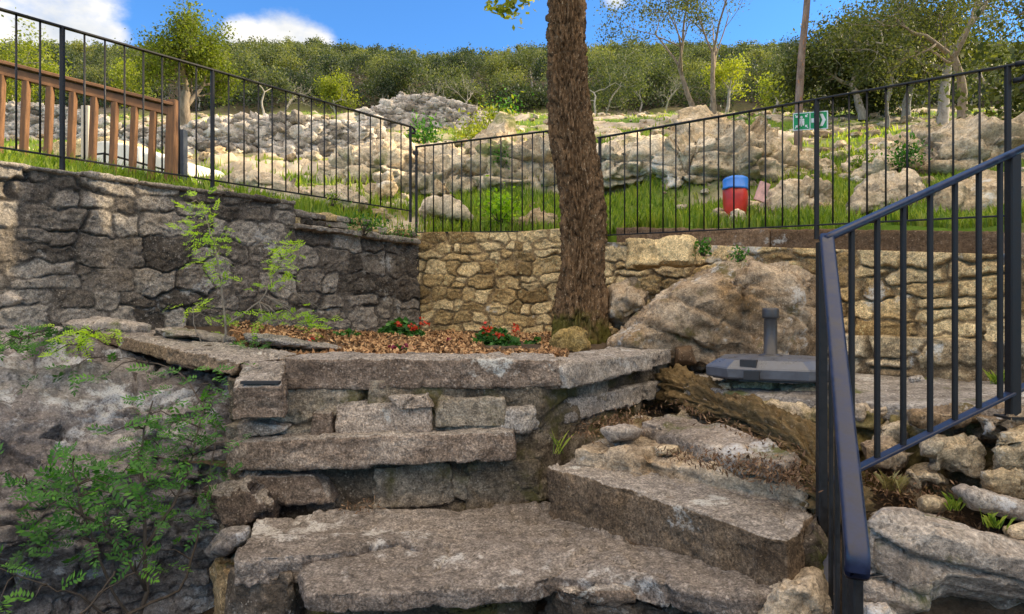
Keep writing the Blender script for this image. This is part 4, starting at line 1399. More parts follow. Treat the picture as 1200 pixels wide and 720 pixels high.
pos = S[idx] + r.normal(0, .17, (9000, 3))
sp_ = np.concatenate([np.array([P(px_, py_, 4.15)]) + r.normal(0, .035, (n_, 3)) for px_, py_, n_ in [(596, 8, 46), (580, 3, 30), (612, -4, 40), (600, 18, 18), (624, -2, 16), (590, -25, 60), (606, -60, 60)]])
pos = np.concatenate([pos, sp_])
V, Fq, c = leaves(r, pos, .055, .55, .2, np.clip(r.normal(.6, .25, len(pos)), 0, 1))
make('crown', V, Fq, M_leafyel, bt, False, c)

# ------------------------------------------------------------------ trees on the hill
plant_tree('oak_tree', 'small gnarled oak with rounded crown beyond the end of the timber fence', hb(222, 17), 3.0, .17, 17000, .08, .15, 304, M_barkmid, M_leafyel, trunk=.42, lean=(-.03, 0), spread=.72, levels=4, kids=(3, 4), hue=(.12, .22))
plant_tree('oak_tree', 'tall thin tree with patchy reddish bark standing behind the green sign', hb(934, 8.6) - np.array([0, 0, .1]), 4.6, .056, 2600, .05, .16, 302, M_barkred, M_leafdark, trunk=.70, lean=(.015, 0), spread=.7, levels=3, kids=(3, 4), wob=.035, up=.02, hue=(.4, .2))
plant_tree('oak_tree', 'leaning dark trunked oak with a sparse crown right of the big tree', hb(820, 22), 4.0, .10, 4600, .09, .18, 303, M_barkmid, M_leafdark, trunk=.5, lean=(-.42, 0), spread=.7, levels=4, kids=(2, 3), wob=.07, hue=(.6, .25))
plant_tree('oak_tree', 'upright slender oak with an airy see-through crown beside the leaning oak', hb(838, 22), 5.2, .10, 5200, .085, .20, 304, M_barkmid, M_leafdark, trunk=.45, lean=(-.03, 0), spread=.6, levels=4, kids=(2, 3), wob=.06, hue=(.55, .25))
plant_tree('birch_tree', 'little yellow leaved tree on a pale forked stem below the slender oak', hb(851, 30), 2.9, .085, 1700, .13, .2, 305, M_barkpale, M_leafyel, trunk=.4, spread=.55, levels=3, kids=(2, 4), hue=(.75, .2))
plant_tree('oak_tree', 'broad dark crowned oak towards the right behind the fence', hb(1010, 24), 5.0, .16, 24000, .13, .34, 306, M_barkpale, M_leafdark, trunk=.3, lean=(.15, 0), spread=.95, levels=4, kids=(3, 4), hue=(.35, .2))
plant_tree('oak_tree', 'dense round oak just left of the white trunked tree', hb(1062, 23), 5.2, .16, 24000, .13, .34, 307, M_barkpale, M_leafdark, trunk=.28, lean=(.05, 0), spread=.95, levels=4, kids=(3, 4), hue=(.3, .2))
plant_tree('birch_tree', 'tree with a bright white trunk and thin spreading branches on the right', hb(1103, 19), 5.4, .17, 8000, .085, .26, 308, M_barkpale, M_leafdark, trunk=.4, lean=(-.04, 0), spread=.75, levels=4, kids=(3, 4), hue=(.6, .25))
plant_tree('oak_tree', 'leaning grey trunked oak at the right edge behind the fence end', hb(1128, 18), 5.6, .14, 10000, .085, .28, 309, M_barkmid, M_leafdark, trunk=.35, lean=(.3, 0), spread=.8, levels=4, kids=(3, 4), hue=(.65, .25))
plant_tree('oak_tree', 'backlit oak spreading into the top right corner of the picture', hb(1265, 13.0), 7.0, .17, 26000, .065, .26, 310, M_barkmid, M_leafdark, trunk=.3, lean=(-.1, 0), spread=.95, levels=4, kids=(3, 4), hue=(.6, .25))
for i, (px_, Y_, H_, lab, mt) in enumerate([
        (655, 37, 4.2, 'pale trunked tree forking low just left of the big trunk', M_leafwood), (708, 38, 4.6, 'pale stemmed tree half hidden by the big trunk', M_leafwood), (697, 36, 3.6, 'slim pale tree with a long sideways branch right of the big trunk', M_leafwood),
        (560, 38, 3.4, 'grey bare stemmed tree left of the pale trunked tree', M_leafwood), (395, 39, 3.2, 'yellow green tree above the stone heap on the left slope', M_leafyel), (310, 34, 3.9, 'tree with a thin pale trunk behind the left dry stone wall', M_leafwood),
        (455, 42, 3.6, 'greyish small tree above the stone heap in the centre', M_leafwood), (160, 32, 2.6, 'bright green bush like tree left of the gnarled oak', M_leafyel), (20, 28, 3.6, 'white trunked tree at the left edge behind the timber fence', M_leafyel), (62, 31, 3.0, 'pale double stemmed tree behind the timber balusters', M_leafyel),
        (750, 41, 4.4, 'green rounded tree between the big trunk and the leaning oak', M_leafwood), (905, 33, 2.6, 'light green tree just left of the thin reddish tree', M_leafyel), (985, 34, 3.6, 'light green tree just right of the thin reddish tree', M_leafwood), (515, 40, 3.4, 'dull green tree on the skyline side of the stone heap', M_leafwood),
        (1180, 24, 4.6, 'dark oak behind the right end of the fence', M_leafdark), (1040, 21, 3.6, 'crooked pale stem with little foliage under the dark oaks', M_leafdark)]):
    plant_tree('oak_tree', lab, hb(px_, Y_), H_ * (1.05 if 600 < px_ < 720 or Y_ <= 33 else .88), .065, 3600, .13, .24, 330 + i, M_barkpale, mt, trunk=.42, spread=.8, levels=4, kids=(2, 4), wob=.2, hue=(.45, .22))

for i, (px_, Y_, H_, lab) in enumerate([(500, 38, 2.9, 'bare grey twiggy tree right of the stone heap'), (545, 37, 3.3, 'bare pale tree with crooked branches further right of the stone heap'), (333, 36, 3.0, 'thin nearly leafless tree above the left dry stone wall'), (780, 36, 2.8, 'bare grey bush like tree between the leaning oak and the slender oak'), (975, 30, 2.6, 'bare crooked stem left of the broad dark crowned oak')]):
    plant_tree('bare_tree', lab, hb(px_, Y_), H_, .055, 160, .10, .2, 380 + i, M_barkpale, M_leafwood, trunk=.36, spread=.6, levels=4, kids=(3, 4), wob=.16, hue=(.5, .2))

# unseen oaks off to the right, added and densely leafed to shade the steps
for i, (x, y, H_) in enumerate([(9.8, 7.6, 7.5), (13.5, 5.5, 8.5), (9.0, 4.4, 7.0), (10.5, 1.8, 8), (12.5, 8.6, 8.5)]):
    plant_tree('oak_tree', ['tall dense oak on the slope straight behind the end of the landing wall', 'tallest oak further up the slope to the right', 'dense oak at the right end of the landing', 'shady oak to the right of the lower rocks', 'bushy oak on the slope behind the tall dense oak'][i], np.array([x, y, hill_z([x], [y])[0] - .1]), H_, .2, 42000, .115, .45, 350 + i, M_barkmid, M_leafdark, trunk=.28, spread=.95, levels=4, kids=(3, 4))

# the wood on the slope
wr = rng(900)
protos = {0: [], 1: [], 2: []}
for i in range(18):
    tubes, sites = grow(rng(910 + i), (0, 0, 0), 4.0, .07, trunk=.34, spread=.9, levels=3, kids=(3, 4), wob=.2)
    mb = MB()
    for pts_, rd, lv in tubes:
        if lv < 3: mb.add(*tube(pts_, rd, 4, caps=False))
    g_ = i % 3
    n_ = (1700, 750, 340)[g_]
    idx = wr.integers(0, len(sites), n_)
    pos = sites[idx] + wr.normal(0, .30, (n_, 3))
    pos = pos[pos[:, 2] > .9]
    LV = leaves(wr, pos, (.17, .25, .38)[g_], .6, 0, None)
    protos[g_].append((mb.arrays(), LV))
VV = []; QQ = []; CC = []; MI = []; n0 = 0
spots = []
for a in range(34):
    Yw = 42 + a * 2.3 + (a / 33) ** 2 * 40
    half = .95 * Yw
    x = -half
    while x < half:
        spots.append((x + wr.normal(0, .7), Yw + wr.normal(0, .9)))
        x += wr.uniform(1.5, 3.3) * (1 + a * .02)
for (x, y) in spots:
    (tv, tq, tt_, tc_), (lv_, lq, lc) = protos[0 if y < 58 else (1 if y < 88 else 2)][wr.integers(0, 6)]
    s = wr.uniform(.5, .95)
    a = wr.uniform(0, 6.28)
    M = np.array([[math.cos(a), math.sin(a), 0], [-math.sin(a), math.cos(a), 0], [0, 0, 1]]) * s
    b = np.array([x, y, hill_z([x], [y])[0] - .2])
    hue_ = np.clip(wr.normal(.45, .30), 0, 1)
    tl = len(tq)
    VV.append(tv @ M + b); QQ.append(tq + n0); n0 += len(tv)
    CC.append(np.zeros((len(tv), 3))); MI.append(np.zeros(tl, int))
    keep = slice(None)
    l2 = lv_[keep]; q2 = lq[:len(l2) // 4]
    VV.append(l2 @ M + b); QQ.append(q2 + n0); n0 += len(l2)
    c_ = np.zeros((len(l2), 3)); c_[:, 0] = np.clip(hue_ + (lc[keep][:, 0] - .5) * .5, 0, 1)
    CC.append(c_); MI.append(np.ones(len(q2), int))
wo = make('woodland', np.concatenate(VV), np.concatenate(QQ), [M_barkpale, M_leafwood], None, False, np.concatenate(CC), None, np.concatenate(MI))
tag(wo, 'dense evergreen wood covering the hillside up to the skyline', 'wood', kind='stuff')
# undergrowth along the wood edge
ur = rng(905)
pos = []
for i in range(230):
    px_ = ur.uniform(-80, 1290); Y_ = ur.uniform(41, 46)
    b = hb(px_, Y_)
    n_ = 170
    pos.append(b + ur.normal(0, 1, (n_, 3)) * np.array([.8, .6, .45]) + np.array([0, 0, .5]))
pos = np.concatenate(pos)
V, Fq, c = leaves(ur, pos, .2, .6, 0, np.clip(ur.normal(.08, .12, len(pos)), 0, 1))
tag(make('undergrowth', V, Fq, M_leafwood, None, False, c), 'dark scrub along the edge of the wood', 'scrub', kind='stuff')

# ------------------------------------------------------------------ rock outcrops and dry stone walls on the terraces
gr = 'limestone outcrops on the terraces'
for i, (o_, Y_, dp, lab, tn) in enumerate([
        ([(380, 214), (392, 180), (440, 170), (500, 172), (548, 178), (566, 226), (460, 234)], 8.95, 1.9, 'pale outcrop behind the corner where the two fences meet', .7),
        ([(545, 226), (552, 176), (600, 164), (655, 162), (690, 226), (610, 230)], 8.8, 1.8, 'cracked pink beige outcrop left of the big trunk', .6),
        ([(680, 222), (690, 172), (740, 160), (775, 168), (782, 230)], 8.45, 1.8, 'beige outcrop right of the big trunk', .8),
        ([(770, 232), (778, 170), (810, 152), (870, 150), (905, 172), (908, 238)], 7.7, 1.9, 'broken tan outcrop behind the red and blue tub', .5),
        ([(880, 210), (900, 178), (960, 182), (985, 202), (960, 214)], 8.0, 1.2, 'flat grey outcrop around the foot of the thin tree', .5),
        ([(892, 262), (900, 225), (930, 212), (970, 218), (988, 246), (985, 266)], 5.9, .7, 'rounded tan boulder in the grass right of the red and blue tub', .7),
        ([(990, 250), (1005, 226), (1030, 210), (1068, 208), (1088, 232), (1085, 254)], 5.4, .7, 'tan boulder with a dark cleft above the near handrail', .7),
        ([(1085, 256), (1092, 222), (1140, 210), (1215, 212), (1225, 262)], 4.9, .8, 'grey boulder behind the right end of the fence', .4),
        ([(985, 212), (1005, 188), (1060, 180), (1100, 192), (1096, 214)], 7.6, 1.1, 'low grey rock shelf above the tan boulder', .6),
        ([(1080, 200), (1100, 164), (1150, 152), (1230, 146), (1290, 160), (1290, 215)], 7.2, 1.6, 'layered grey rock slope in the upper right', .5),
        ([(1000, 186), (1020, 166), (1090, 156), (1120, 172), (1090, 188)], 11, 1.6, 'weathered rock ledges under the dark oaks', .5),
        ([(772, 160), (800, 148), (850, 142), (880, 156), (850, 168)], 12.5, 1.8, 'grey rock hump below the upright slender oak', .4),
        ([(262, 222), (275, 204), (315, 203), (340, 214), (352, 238), (300, 236)], 6.4, .6, 'sunlit pinkish stone behind the left fence', .9),
        ([(340, 240), (352, 222), (400, 222), (430, 238), (420, 250)], 6.7, .5, 'flat pinkish stone low behind the left fence', .9),
        ([(432, 226), (440, 208), (458, 206), (464, 228)], 8.2, .4, 'grey white rock in the grass left of the fence corner', .4),
        ([(503, 235), (508, 216), (526, 214), (532, 234)], 8.0, .4, 'squarish rock in the grass right of the fence corner', .3),
        ([(498, 262), (505, 240), (535, 236), (548, 252), (545, 266)], 7.1, .4, 'tan rock low behind the back fence', .8),
        ([(595, 274), (600, 254), (650, 250), (662, 272)], 6.75, .4, 'brown stone block at the foot of the back fence left of the trunk', .2)]):
    big = Y_ > 7
    boulder('rock_outcrop' if big else 'boulder', o_, Y_, dp, M_hillrock, 400 + i, lab, 'rock', None, voxel=.032 if big else .022, smooth=1, amp=.07 if big else .03, chip=.16 if big else .05, strata=.14 if big else .02, shrink=.85, tint=tn, sfreq=3.2 if big else 7, fine=3, ff=1.5 if big else 3, crack=.14 if big else .04, cf=.75 if big else 1.5, cw=.03)


def stone_proto(s):
    r = rng(s)
    bm = bmesh.new()
    bmesh.ops.create_icosphere(bm, subdivisions=3, radius=.5)
    V = np.array([v.co[:] for v in bm.verts]); Ft = np.array([[v.index for v in f.verts] for f in bm.faces])
    bm.free()
    # squared, chipped shape
    V = np.sign(V) * np.abs(V) ** .75
    V = V * (1 + .42 * facets(V * 2.2 + s * 3.1, s + 11))[:, None]
    V = V * np.array([1, .75, .55]) * (1 + .22 * fbm(V * 2.5 + s, 2, s))[:, None]
    return V, Ft


SP = [stone_proto(i) for i in range(8)]


def dry_wall(name, label, path, hts, size, seed, thick=.5):
    """heap of individually set stones; path of photo points at ground level"""
    r = rng(seed)
    t = MB()
    path = np.array(path, float)
    seg = np.linalg.norm(np.diff(path, axis=0), axis=1); cum = np.concatenate([[0], np.cumsum(seg)])
    u = 0
    while u < cum[-1]:
        b = np.array([np.interp(u, cum, path[:, i]) for i in range(3)])
        h = np.interp(u, cum, hts)
        z = -.1
        while z < h:
            for dd in (0, thick * .5, thick):
                s = size * r.uniform(.5, 1.6)
                V, Ft = SP[r.integers(0, 8)]
                a = r.normal(0, .5)
                M = np.array([[math.cos(a), math.sin(a), 0], [-math.sin(a), math.cos(a), 0], [0, 0, 1]]) * s
                tl = r.normal(0, .25)
                Rx = np.array([[math.cos(tl), 0, math.sin(tl)], [0, 1, 0], [-math.sin(tl), 0, math.cos(tl)]])
                t.add(V @ Rx @ M + b + np.array([r.normal(0, .12 * size), dd + z * .18 + r.normal(0, .1 * size), z + .2 * size + r.normal(0, .08 * size)]), None, Ft, c=(r.random(), 0, .2))
            z += size * .42
        u += size * r.uniform(.6, .9)
    o = t.build(name, M_drystone, None, True, org=tuple(path[0]))
    tag(o, label, 'wall')
    return o


dry_wall('dry_stone_wall', 'long tumbled dry stone wall on the left terrace', [hb(225, 12.2), hb(300, 12.4), hb(380, 12.6), hb(445, 12.8)], [.55, .75, .7, .5], .24, 501)
dry_wall('dry_stone_wall', 'high grey heap of dry stones at the top of the centre terrace', [hb(425, 20.5), hb(470, 21), hb(520, 21), hb(572, 21.5)], [.7, 1.15, 1.0, .45], .27, 502, .8)
dry_wall('dry_stone_wall', 'low line of stones left of the timber fence end post', [hb(150, 13.5), hb(230, 13.2)], [.45, .5], .22, 503)
dry_wall('dry_stone_wall', 'bluish grey stone bank at far left behind the timber balusters', [hb(-30, 17), hb(60, 17), hb(125, 16)], [.9, .9, .5], .22, 504, .7)

# rubble strewn over the terraces
r = rng(510)
mb = MB()
for i in range(700):
    px_ = r.uniform(-40, 1260); Y_ = r.uniform(7.5, 30) if r.random() < .8 else r.uniform(5.5, 8)
    wd0 = wall_depth(px_)
    if Y_ < wd0 + .6: continue
    b = hb(px_, Y_)
    s = r.uniform(.06, .3) * (1 if Y_ > 9 else .5)
    V, Ft = SP[r.integers(0, 8)]
    a = r.uniform(0, 6.28)
    M = np.array([[math.cos(a), math.sin(a), 0], [-math.sin(a), math.cos(a), 0], [0, 0, 1]]) * s
    mb.add(V @ M + b + np.array([0, 0, .1 + s * .05]), None, Ft, c=(r.random(), 0, .2))
tag(mb.build('rubble', M_hillrock), 'loose limestone rubble strewn over the terraces', 'rubble', kind='stuff')

# ------------------------------------------------------------------ grass
HG, HR, HGr = HILL


nl0 = nl


def grass(name, label, n, seed, cond, size, mat, hue=.5, wid=.010):
    r = rng(seed)
    iu = r.uniform(0, 558.9, n * 4); iv = r.uniform(0, 1, n * 4)
    iv = iv * (nt_ - 2)
    a, b = iu.astype(int), iv.astype(int)
    fu, fv = (iu - a)[:, None], (iv - b)[:, None]
    p = HG[a, b] * (1 - fu) * (1 - fv) + HG[a + 1, b] * fu * (1 - fv) + HG[a, b + 1] * (1 - fu) * fv + HG[a + 1, b + 1] * fu * fv
    ok = cond(p, HR[a, b], HGr[a, b], r)
    p = p[ok][:n]
    m = len(p)
    h = size * r.uniform(.45, 1.4, m) * (1 + .5 * fbm(p * 1.5, 2, seed))
    h = np.maximum(h, .02)
    ang = r.uniform(0, 6.28, m)
    ln = r.uniform(.1, .6, m)
    dx = np.stack([np.cos(ang), np.sin(ang), 0 * ang], 1)
    sx = np.stack([-np.sin(ang), np.cos(ang), 0 * ang], 1)
    wv = (wid * r.uniform(.6, 1.4, m) * (1 + p[:, 1] * .05))[:, None]
    mid = p + dx * (h * ln * .3)[:, None] + np.array([0, 0, 1]) * (h * .6)[:, None]
    tip = p + dx * (h * ln)[:, None] + np.array([0, 0, 1]) * h[:, None]
    V = np.stack([p - sx * wv, p + sx * wv, mid + sx * wv * .7, mid - sx * wv * .7, tip], 1).reshape(-1, 3)
    i = np.arange(m)[:, None] * 5
    q = np.concatenate([i + np.array([0, 1, 2, 3])], 0)
    t = i + np.array([3, 2, 4])
    c = np.zeros((m * 5, 3)); c[:, 0] = np.repeat(np.clip(r.normal(hue, .25, m) + .3 * fbm(p * .9, 2, seed + 2), 0, 1), 5)
    tag(make(name, V, [q, t], mat, None, False, c), label, 'grass', kind='stuff')


grass('grass', 'green meadow grass on the terrace behind the fences', 120000, 601, lambda p, rk, gr_, r: (p[:, 1] < 10.5) & (r.random(len(p)) < (1.3 * (1 - rk * .8) * (.4 + .6 * gr_))) & (r.random(len(p)) < sstep(-.95, -.1, fbm(p * .8, 3, 77))) & ((p[:, 0] > -1.05) | ((p[:, :2] - LA) @ (-nl0) > .55) | (r.random(len(p)) < .12)), .11, M_grass, .6, .006)
grass('grass', 'yellow green grass on the upper terraces', 30000, 602, lambda p, rk, gr_, r: (p[:, 1] > 10) & (p[:, 1] < 40) & (r.random(len(p)) < (1 - rk) * (.15 + .85 * gr_)), .10, M_grass, .8, .010)


def clump(name, label, spec, mat, seed, leaf=.06, cat='plant', aspect=.5, sig=(.5, .5, .5), stem=True):
    """leafy plant: photo centre, depth, radius, leaf count"""
    r = rng(seed)
    px_, py_, Y_, rad, n = spec
    c0 = P(px_, py_, Y_)
    t = thing(name, label, cat, tuple(c0 - np.array([0, 0, rad * .8])))
    pos = c0 + r.normal(0, 1, (n, 3)) * rad * np.array(sig)
    V, Fq, c = leaves(r, pos, leaf, aspect, 0, np.clip(r.normal(.5, .25, n), 0, 1), 1.)
    make('foliage', V, Fq, mat, t, False, c)
    if stem:
        mb = MB()
        for k in range(7):
            e = c0 + r.normal(0, .5, 3) * rad
            b = c0 + np.array([r.normal(0, .1) * rad, r.normal(0, .1) * rad, -rad * .9])
            mb.add(*tube([b, (b + e) / 2 + r.normal(0, .05, 3) * rad, e], [.006, .004, .002], 5))
        mb.build('stems', M_stemdark, t)
    return t


clump('shrub', 'dark green shrub growing from a crack in the cracked outcrop', (588, 185, 8.9, .16, 420), M_leaffern, 620, .05)
clump('shrub', 'broad leaved green plant behind the back fence left of the trunk', (585, 245, 6.7, .17, 520), M_leafbright, 621, .055)
clump('shrub', 'small green bush beside the top end of the left fence', (497, 160, 11, .3, 500), M_leaffern, 622, .08)
clump('shrub', 'yellow green bush on the terrace edge above the cracked outcrop', (580, 150, 14, .45, 700), M_leafyel, 623, .10)
clump('shrub', 'yellow flowering bush right of the fence corner on the terrace', (552, 158, 12.5, .35, 500), M_leafyel, 624, .08)
clump('shrub', 'dark rounded bush in front of the pale trunked trees', (590, 135, 30, .9, 500), M_leaffern, 625, .16)
clump('shrub', 'grey green tuft among the rocks right of the thin tree', (1062, 182, 7.4, .17, 420), M_leaffern, 626, .05)
clump('shrub', 'small green tuft with a yellow bloom right of the thin tree', (1010, 192, 7.8, .14, 300), M_grass, 627, .05)
clump('shrub', 'green weed growing on the kerb above the large boulder', (824, 290, 4.9, .07, 150), M_leaffern, 628, .035)
clump('shrub', 'small weed rooted in the wall above the large boulder', (866, 300, 4.55, .06, 120), M_leaffern, 629, .03)
clump('shrub', 'trailing green weeds on the broken ledge of the left wall', (425, 262, 5.95, .12, 320), M_leaffern, 630, .035, sig=(1.2, .5, .4))
clump('shrub', 'second patch of weeds further along the broken ledge near the corner', (465, 272, 6.3, .10, 260), M_leaffern, 631, .03, sig=(1.1, .5, .4))
clump('shrub', 'bright tuft against the wall at the left end of the ledge', (390, 233, 5.9, .07, 130), M_grass, 632, .03)

# ------------------------------------------------------------------ iron fences
T0 = np.array(LA); dF = dl


def plane_pt(px, a, b):
    """plan point where the bearing of column px meets the line a-b"""
    k = (px - 600) / F
    d = b - a
    s = (k * a[1] - a[0]) / (d[0] - k * d[1])
    return a + s * d


def fence(name, label, a, b, pxs, posts, zt, zb, thick_post=.026, bal=.0125, ends=None, post_drop=.12):
    pts = [plane_pt(p, a, b) for p in pxs]
    s = [np.linalg.norm(q - a) for q in pts]
    t = thing(name, label, 'fence', (pts[0][0], pts[0][1], E + zb(pts[0])))
    p0, p1 = plane_pt(ends[0], a, b), plane_pt(ends[1], a, b)
    mb = MB().add(*bar(np.append(p0, E + zt(p0)), np.append(p1, E + zt(p1)), .034, .013, .2))
    rail = mb.build('top_rail', M_black, t, False)
    MB().add(*bar(np.append(p0, E + zb(p0)), np.append(p1, E + zb(p1)), .024, .010, .2)).build('bottom_rail', M_black, t, False)
    for px_, q in zip(pxs, pts):
        if px_ in posts:
            MB().add(*bar(np.append(q, E + zb(q) - post_drop), np.append(q, E + zt(q) - .006), thick_post, thick_post, .15, (0, 1, 0))).build('post', M_black, t, False)
        else:
            MB().add(*tube([np.append(q, E + zb(q)), np.append(q, E + zt(q) - .004)], bal / 2, 8)).build('baluster', M_black, t, True)
    return t, p0, p1


nB = nl
fa, fb_ = LD - nB * .06, LA - nB * .06
zlin = lambda pa, za, pb, zb_: (lambda q: za + (zb_ - za) * np.dot(q - pa, pb - pa) / np.dot(pb - pa, pb - pa))


def zfrom(a, b, p1, y1, p2, y2):
    q1, q2 = plane_pt(p1, a, b), plane_pt(p2, a, b)
    return zlin(q1, (360 - y1) / F * q1[1], q2, (360 - y2) / F * q2[1])


zt = zfrom(fa, fb_, 0, 11, 482, 149)
zb = zfrom(fa, fb_, 0, 173, 485, 248)
left_px = [-150, -125, -98, -70, -40, -11, 19, 47, 73, 99, 123, 146, 168, 190, 210, 230, 249, 268, 286, 303, 319, 335, 350, 365, 380, 394, 408, 421, 434, 446, 458, 470, 481]
t, p0, p1 = fence('metal_fence', 'long black iron fence sloping along the top of the dark left wall', fa, fb_, left_px, (-98, 73, 249, 481), zt, zb, ends=(-170, 482), post_drop=.11)
e = np.append(p1, E + zt(p1))
dd = np.append(dl, 0)
cur = [e + dd * .0, e + dd * .035 + np.array([0, 0, -.008]), e + dd * .05 + np.array([0, 0, -.03]), e + dd * .04 + np.array([0, 0, -.055]), e + dd * .015 + np.array([0, 0, -.06])]
MB().add(*tube(cur, .012, 8)).build('rail_end', M_black, t)

fa, fb_ = LA + np.array([-.1, .03]), WT + np.array([0, .04])
zt = zfrom(fa, fb_, 490, 172, 650, 153)
zb = zfrom(fa, fb_, 490, 273, 650, 271)
t, _, _ = fence('metal_fence', 'short black iron fence on the back wall left of the tree trunk', fa, fb_, [488, 498, 508, 519, 530, 541, 552, 563, 575, 587, 600, 612, 624, 637, 650, 663, 676, 689], (488, 689), zt, zb, ends=(487, 690), thick_post=.024, post_drop=.06)
V, Fq, _ = boxm(np.append(plane_pt(487, fa, fb_), E + .0 + (360 - 182) / F * 6.7), (.05, .03, .03))
make('bracket', V, Fq, M_black, t, False)

fa, fb_ = WT + nr * .03, WE + nr * .03
zt = zfrom(fa, fb_, 700, 162, 1190, 76)
zb = zfrom(fa, fb_, 710, 276, 1180, 253)
rpx = [703, 715, 732, 747, 762, 777, 792, 808, 825, 842, 860, 878, 897, 917, 936, 957, 976, 995, 1016, 1038, 1063, 1089, 1117, 1148, 1181]
t, p0, p1 = fence('metal_fence', 'black iron fence rising to the right along the kerb, carrying the green sign', fa, fb_, rpx, (703, 957, 1181), zt, zb, ends=(701, 1190), thick_post=.028, post_drop=.10)
e = np.append(p1, E + zt(p1)); dd = np.append(dr, .10)
cur = [e, e + dd * .04 + np.array([0, 0, -.003]), e + dd * .065 + np.array([0, 0, -.03]), e + dd * .06 + np.array([0, 0, -.07]), e + dd * .03 + np.array([0, 0, -.095]), e + dd * -.01 + np.array([0, 0, -.09])]
MB().add(*tube(cur, .016, 10)).build('rail_end', M_black, t)

# green safety sign fixed behind the fence
sg = thing('safety_sign', 'green and white emergency sign with an arrow hanging from the right fence', 'sign', tuple(np.append(plane_pt(948, fa, fb_), E + 1.25)))
sa, sb = plane_pt(927, fa, fb_) - nr * .03, plane_pt(968, fa, fb_) - nr * .03
s3 = lambda u, v, off=0.: np.append(sa + (sb - sa) * u + nr * off, E + (360 - 153.5 + 2.5 * u) / F * (sa[1] + (sb[1] - sa[1]) * u) + v * .126)


def plate(polys, off, dep, mat, name):
    mb = MB()
    for poly in polys:
        n = len(poly)
        fr = [s3(u, v, off) for u, v in poly]; bk = [s3(u, v, off - dep) for u, v in poly]
        cen_f = np.mean(fr, 0); cen_b = np.mean(bk, 0)
        Vp = np.array(fr + bk + [cen_f, cen_b])
        mb.add(Vp, [[i, n + i, n + (i + 1) % n, (i + 1) % n] for i in range(n)], [[2 * n, i, (i + 1) % n] for i in range(n)] + [[2 * n + 1, n + (i + 1) % n, n + i] for i in range(n)])
    return mb.build(name, mat, sg, False)


rc = lambda a, b, c, d: [(a, b), (c, b), (c, d), (a, d)]
plate([rc(0, 0, 1, 1)], 0, .004, M_signwhite, 'board')
plate([rc(.03, .06, .485, .94), rc(.515, .06, .97, .94)], .003, .0025, M_signgreen, 'green_field')
pic = []
circ = lambda x, y, r_, n=12: [(x + r_ * math.cos(6.2832 * i / n) * .46, y + r_ * math.sin(6.2832 * i / n)) for i in range(n)]
for (x, y, s) in ((.257, .5, 1.15), (.20, .42, .85), (.315, .42, .85), (.257, .34, .7)):
    pic.append(circ(x, y + .20 * s, .065 * s))
    pic.append([(x - .026 * s, y + .13 * s), (x + .026 * s, y + .13 * s), (x + .03 * s, y - .04 * s), (x + .018 * s, y - .2 * s), (x - .018 * s, y - .2 * s), (x - .03 * s, y - .04 * s)])
for (sx_, sy_) in ((1, 1), (-1, 1), (1, -1), (-1, -1)):
    cx_, cy_ = .257 + sx_ * .165, .5 + sy_ * .33
    tp = (cx_ - sx_ * .055, cy_ - sy_ * .11)
    pic.append([tp, (tp[0] + sx_ * .07, tp[1]), (tp[0] + sx_ * .05, tp[1] + sy_ * .05), (cx_ + sx_ * .03, cy_ + sy_ * .06), (cx_ + sx_ * .02, cy_ + sy_ * .075), (tp[0] + sx_ * .025, tp[1] + sy_ * .1), (tp[0], tp[1] + sy_ * .13)][:: 1])
plate(pic, .0055, .002, M_signwhite, 'people_pictogram')
plate([[(.545, .62), (.78, .62), (.78, .38), (.545, .38)], [(.78, .84), (.865, .84), (.95, .5), (.865, .16), (.78, .16), (.86, .5)]], .0055, .002, M_signwhite, 'arrow')

# ------------------------------------------------------------------ near railing with handrail
nr_t = thing('stair_railing', 'near black iron stair railing with bluish handrail turning the corner at right', 'railing', tuple(P(966, 720, 2.05)))
cA = P(969, 279, 2.05)          # corner of the handrail
cR = P(1230, 160, 2.42)         # towards the right
cB = P(1004, 640, 1.18)         # lower end near the camera


def sweep(name, pts, wd, ht, mat, parent, up=None, n=5):
    """rounded flat bar swept along points"""
    pts = np.array(pts, float)
    prof = []
    c = min(wd, ht) * .42
    for (sx, sy, a0) in ((1, 1, 0), (-1, 1, 90), (-1, -1, 180), (1, -1, 270)):
        for k in range(n):
            a = R(a0 + 90 * k / (n - 1))
            prof.append((sx * (wd / 2 - c) + c * math.cos(a), sy * (ht / 2 - c) + c * math.sin(a)))
    prof = np.array(prof)
    m = len(prof)
    ta = np.gradient(pts, axis=0)
    V = []
    for p, d in zip(pts, ta):
        d = d / np.linalg.norm(d)
        a = np.cross(d, np.array([0, 0, 1.])) if up is None else np.cross(d, up)
        a /= np.linalg.norm(a)
        b = np.cross(a, d)
        V.append(p + prof[:, :1] * a + prof[:, 1:] * b)
    V = np.concatenate(V)
    L = len(pts)
    i = np.arange(L - 1)[:, None] * m
    k = np.arange(m)[None, :]; k2 = (k + 1) % m
    Fq = np.stack([i + k, i + k2, i + m + k2, i + m + k], -1).reshape(-1, 4)
    V = np.concatenate([V, pts[:1], pts[-1:]])
    Ft = [[L * m, (j + 1) % m, j] for j in range(m)] + [[L * m + 1, (L - 1) * m + j, (L - 1) * m + (j + 1) % m] for j in range(m)]
    return make(name, V, [Fq, np.array(Ft)], mat, parent, True)


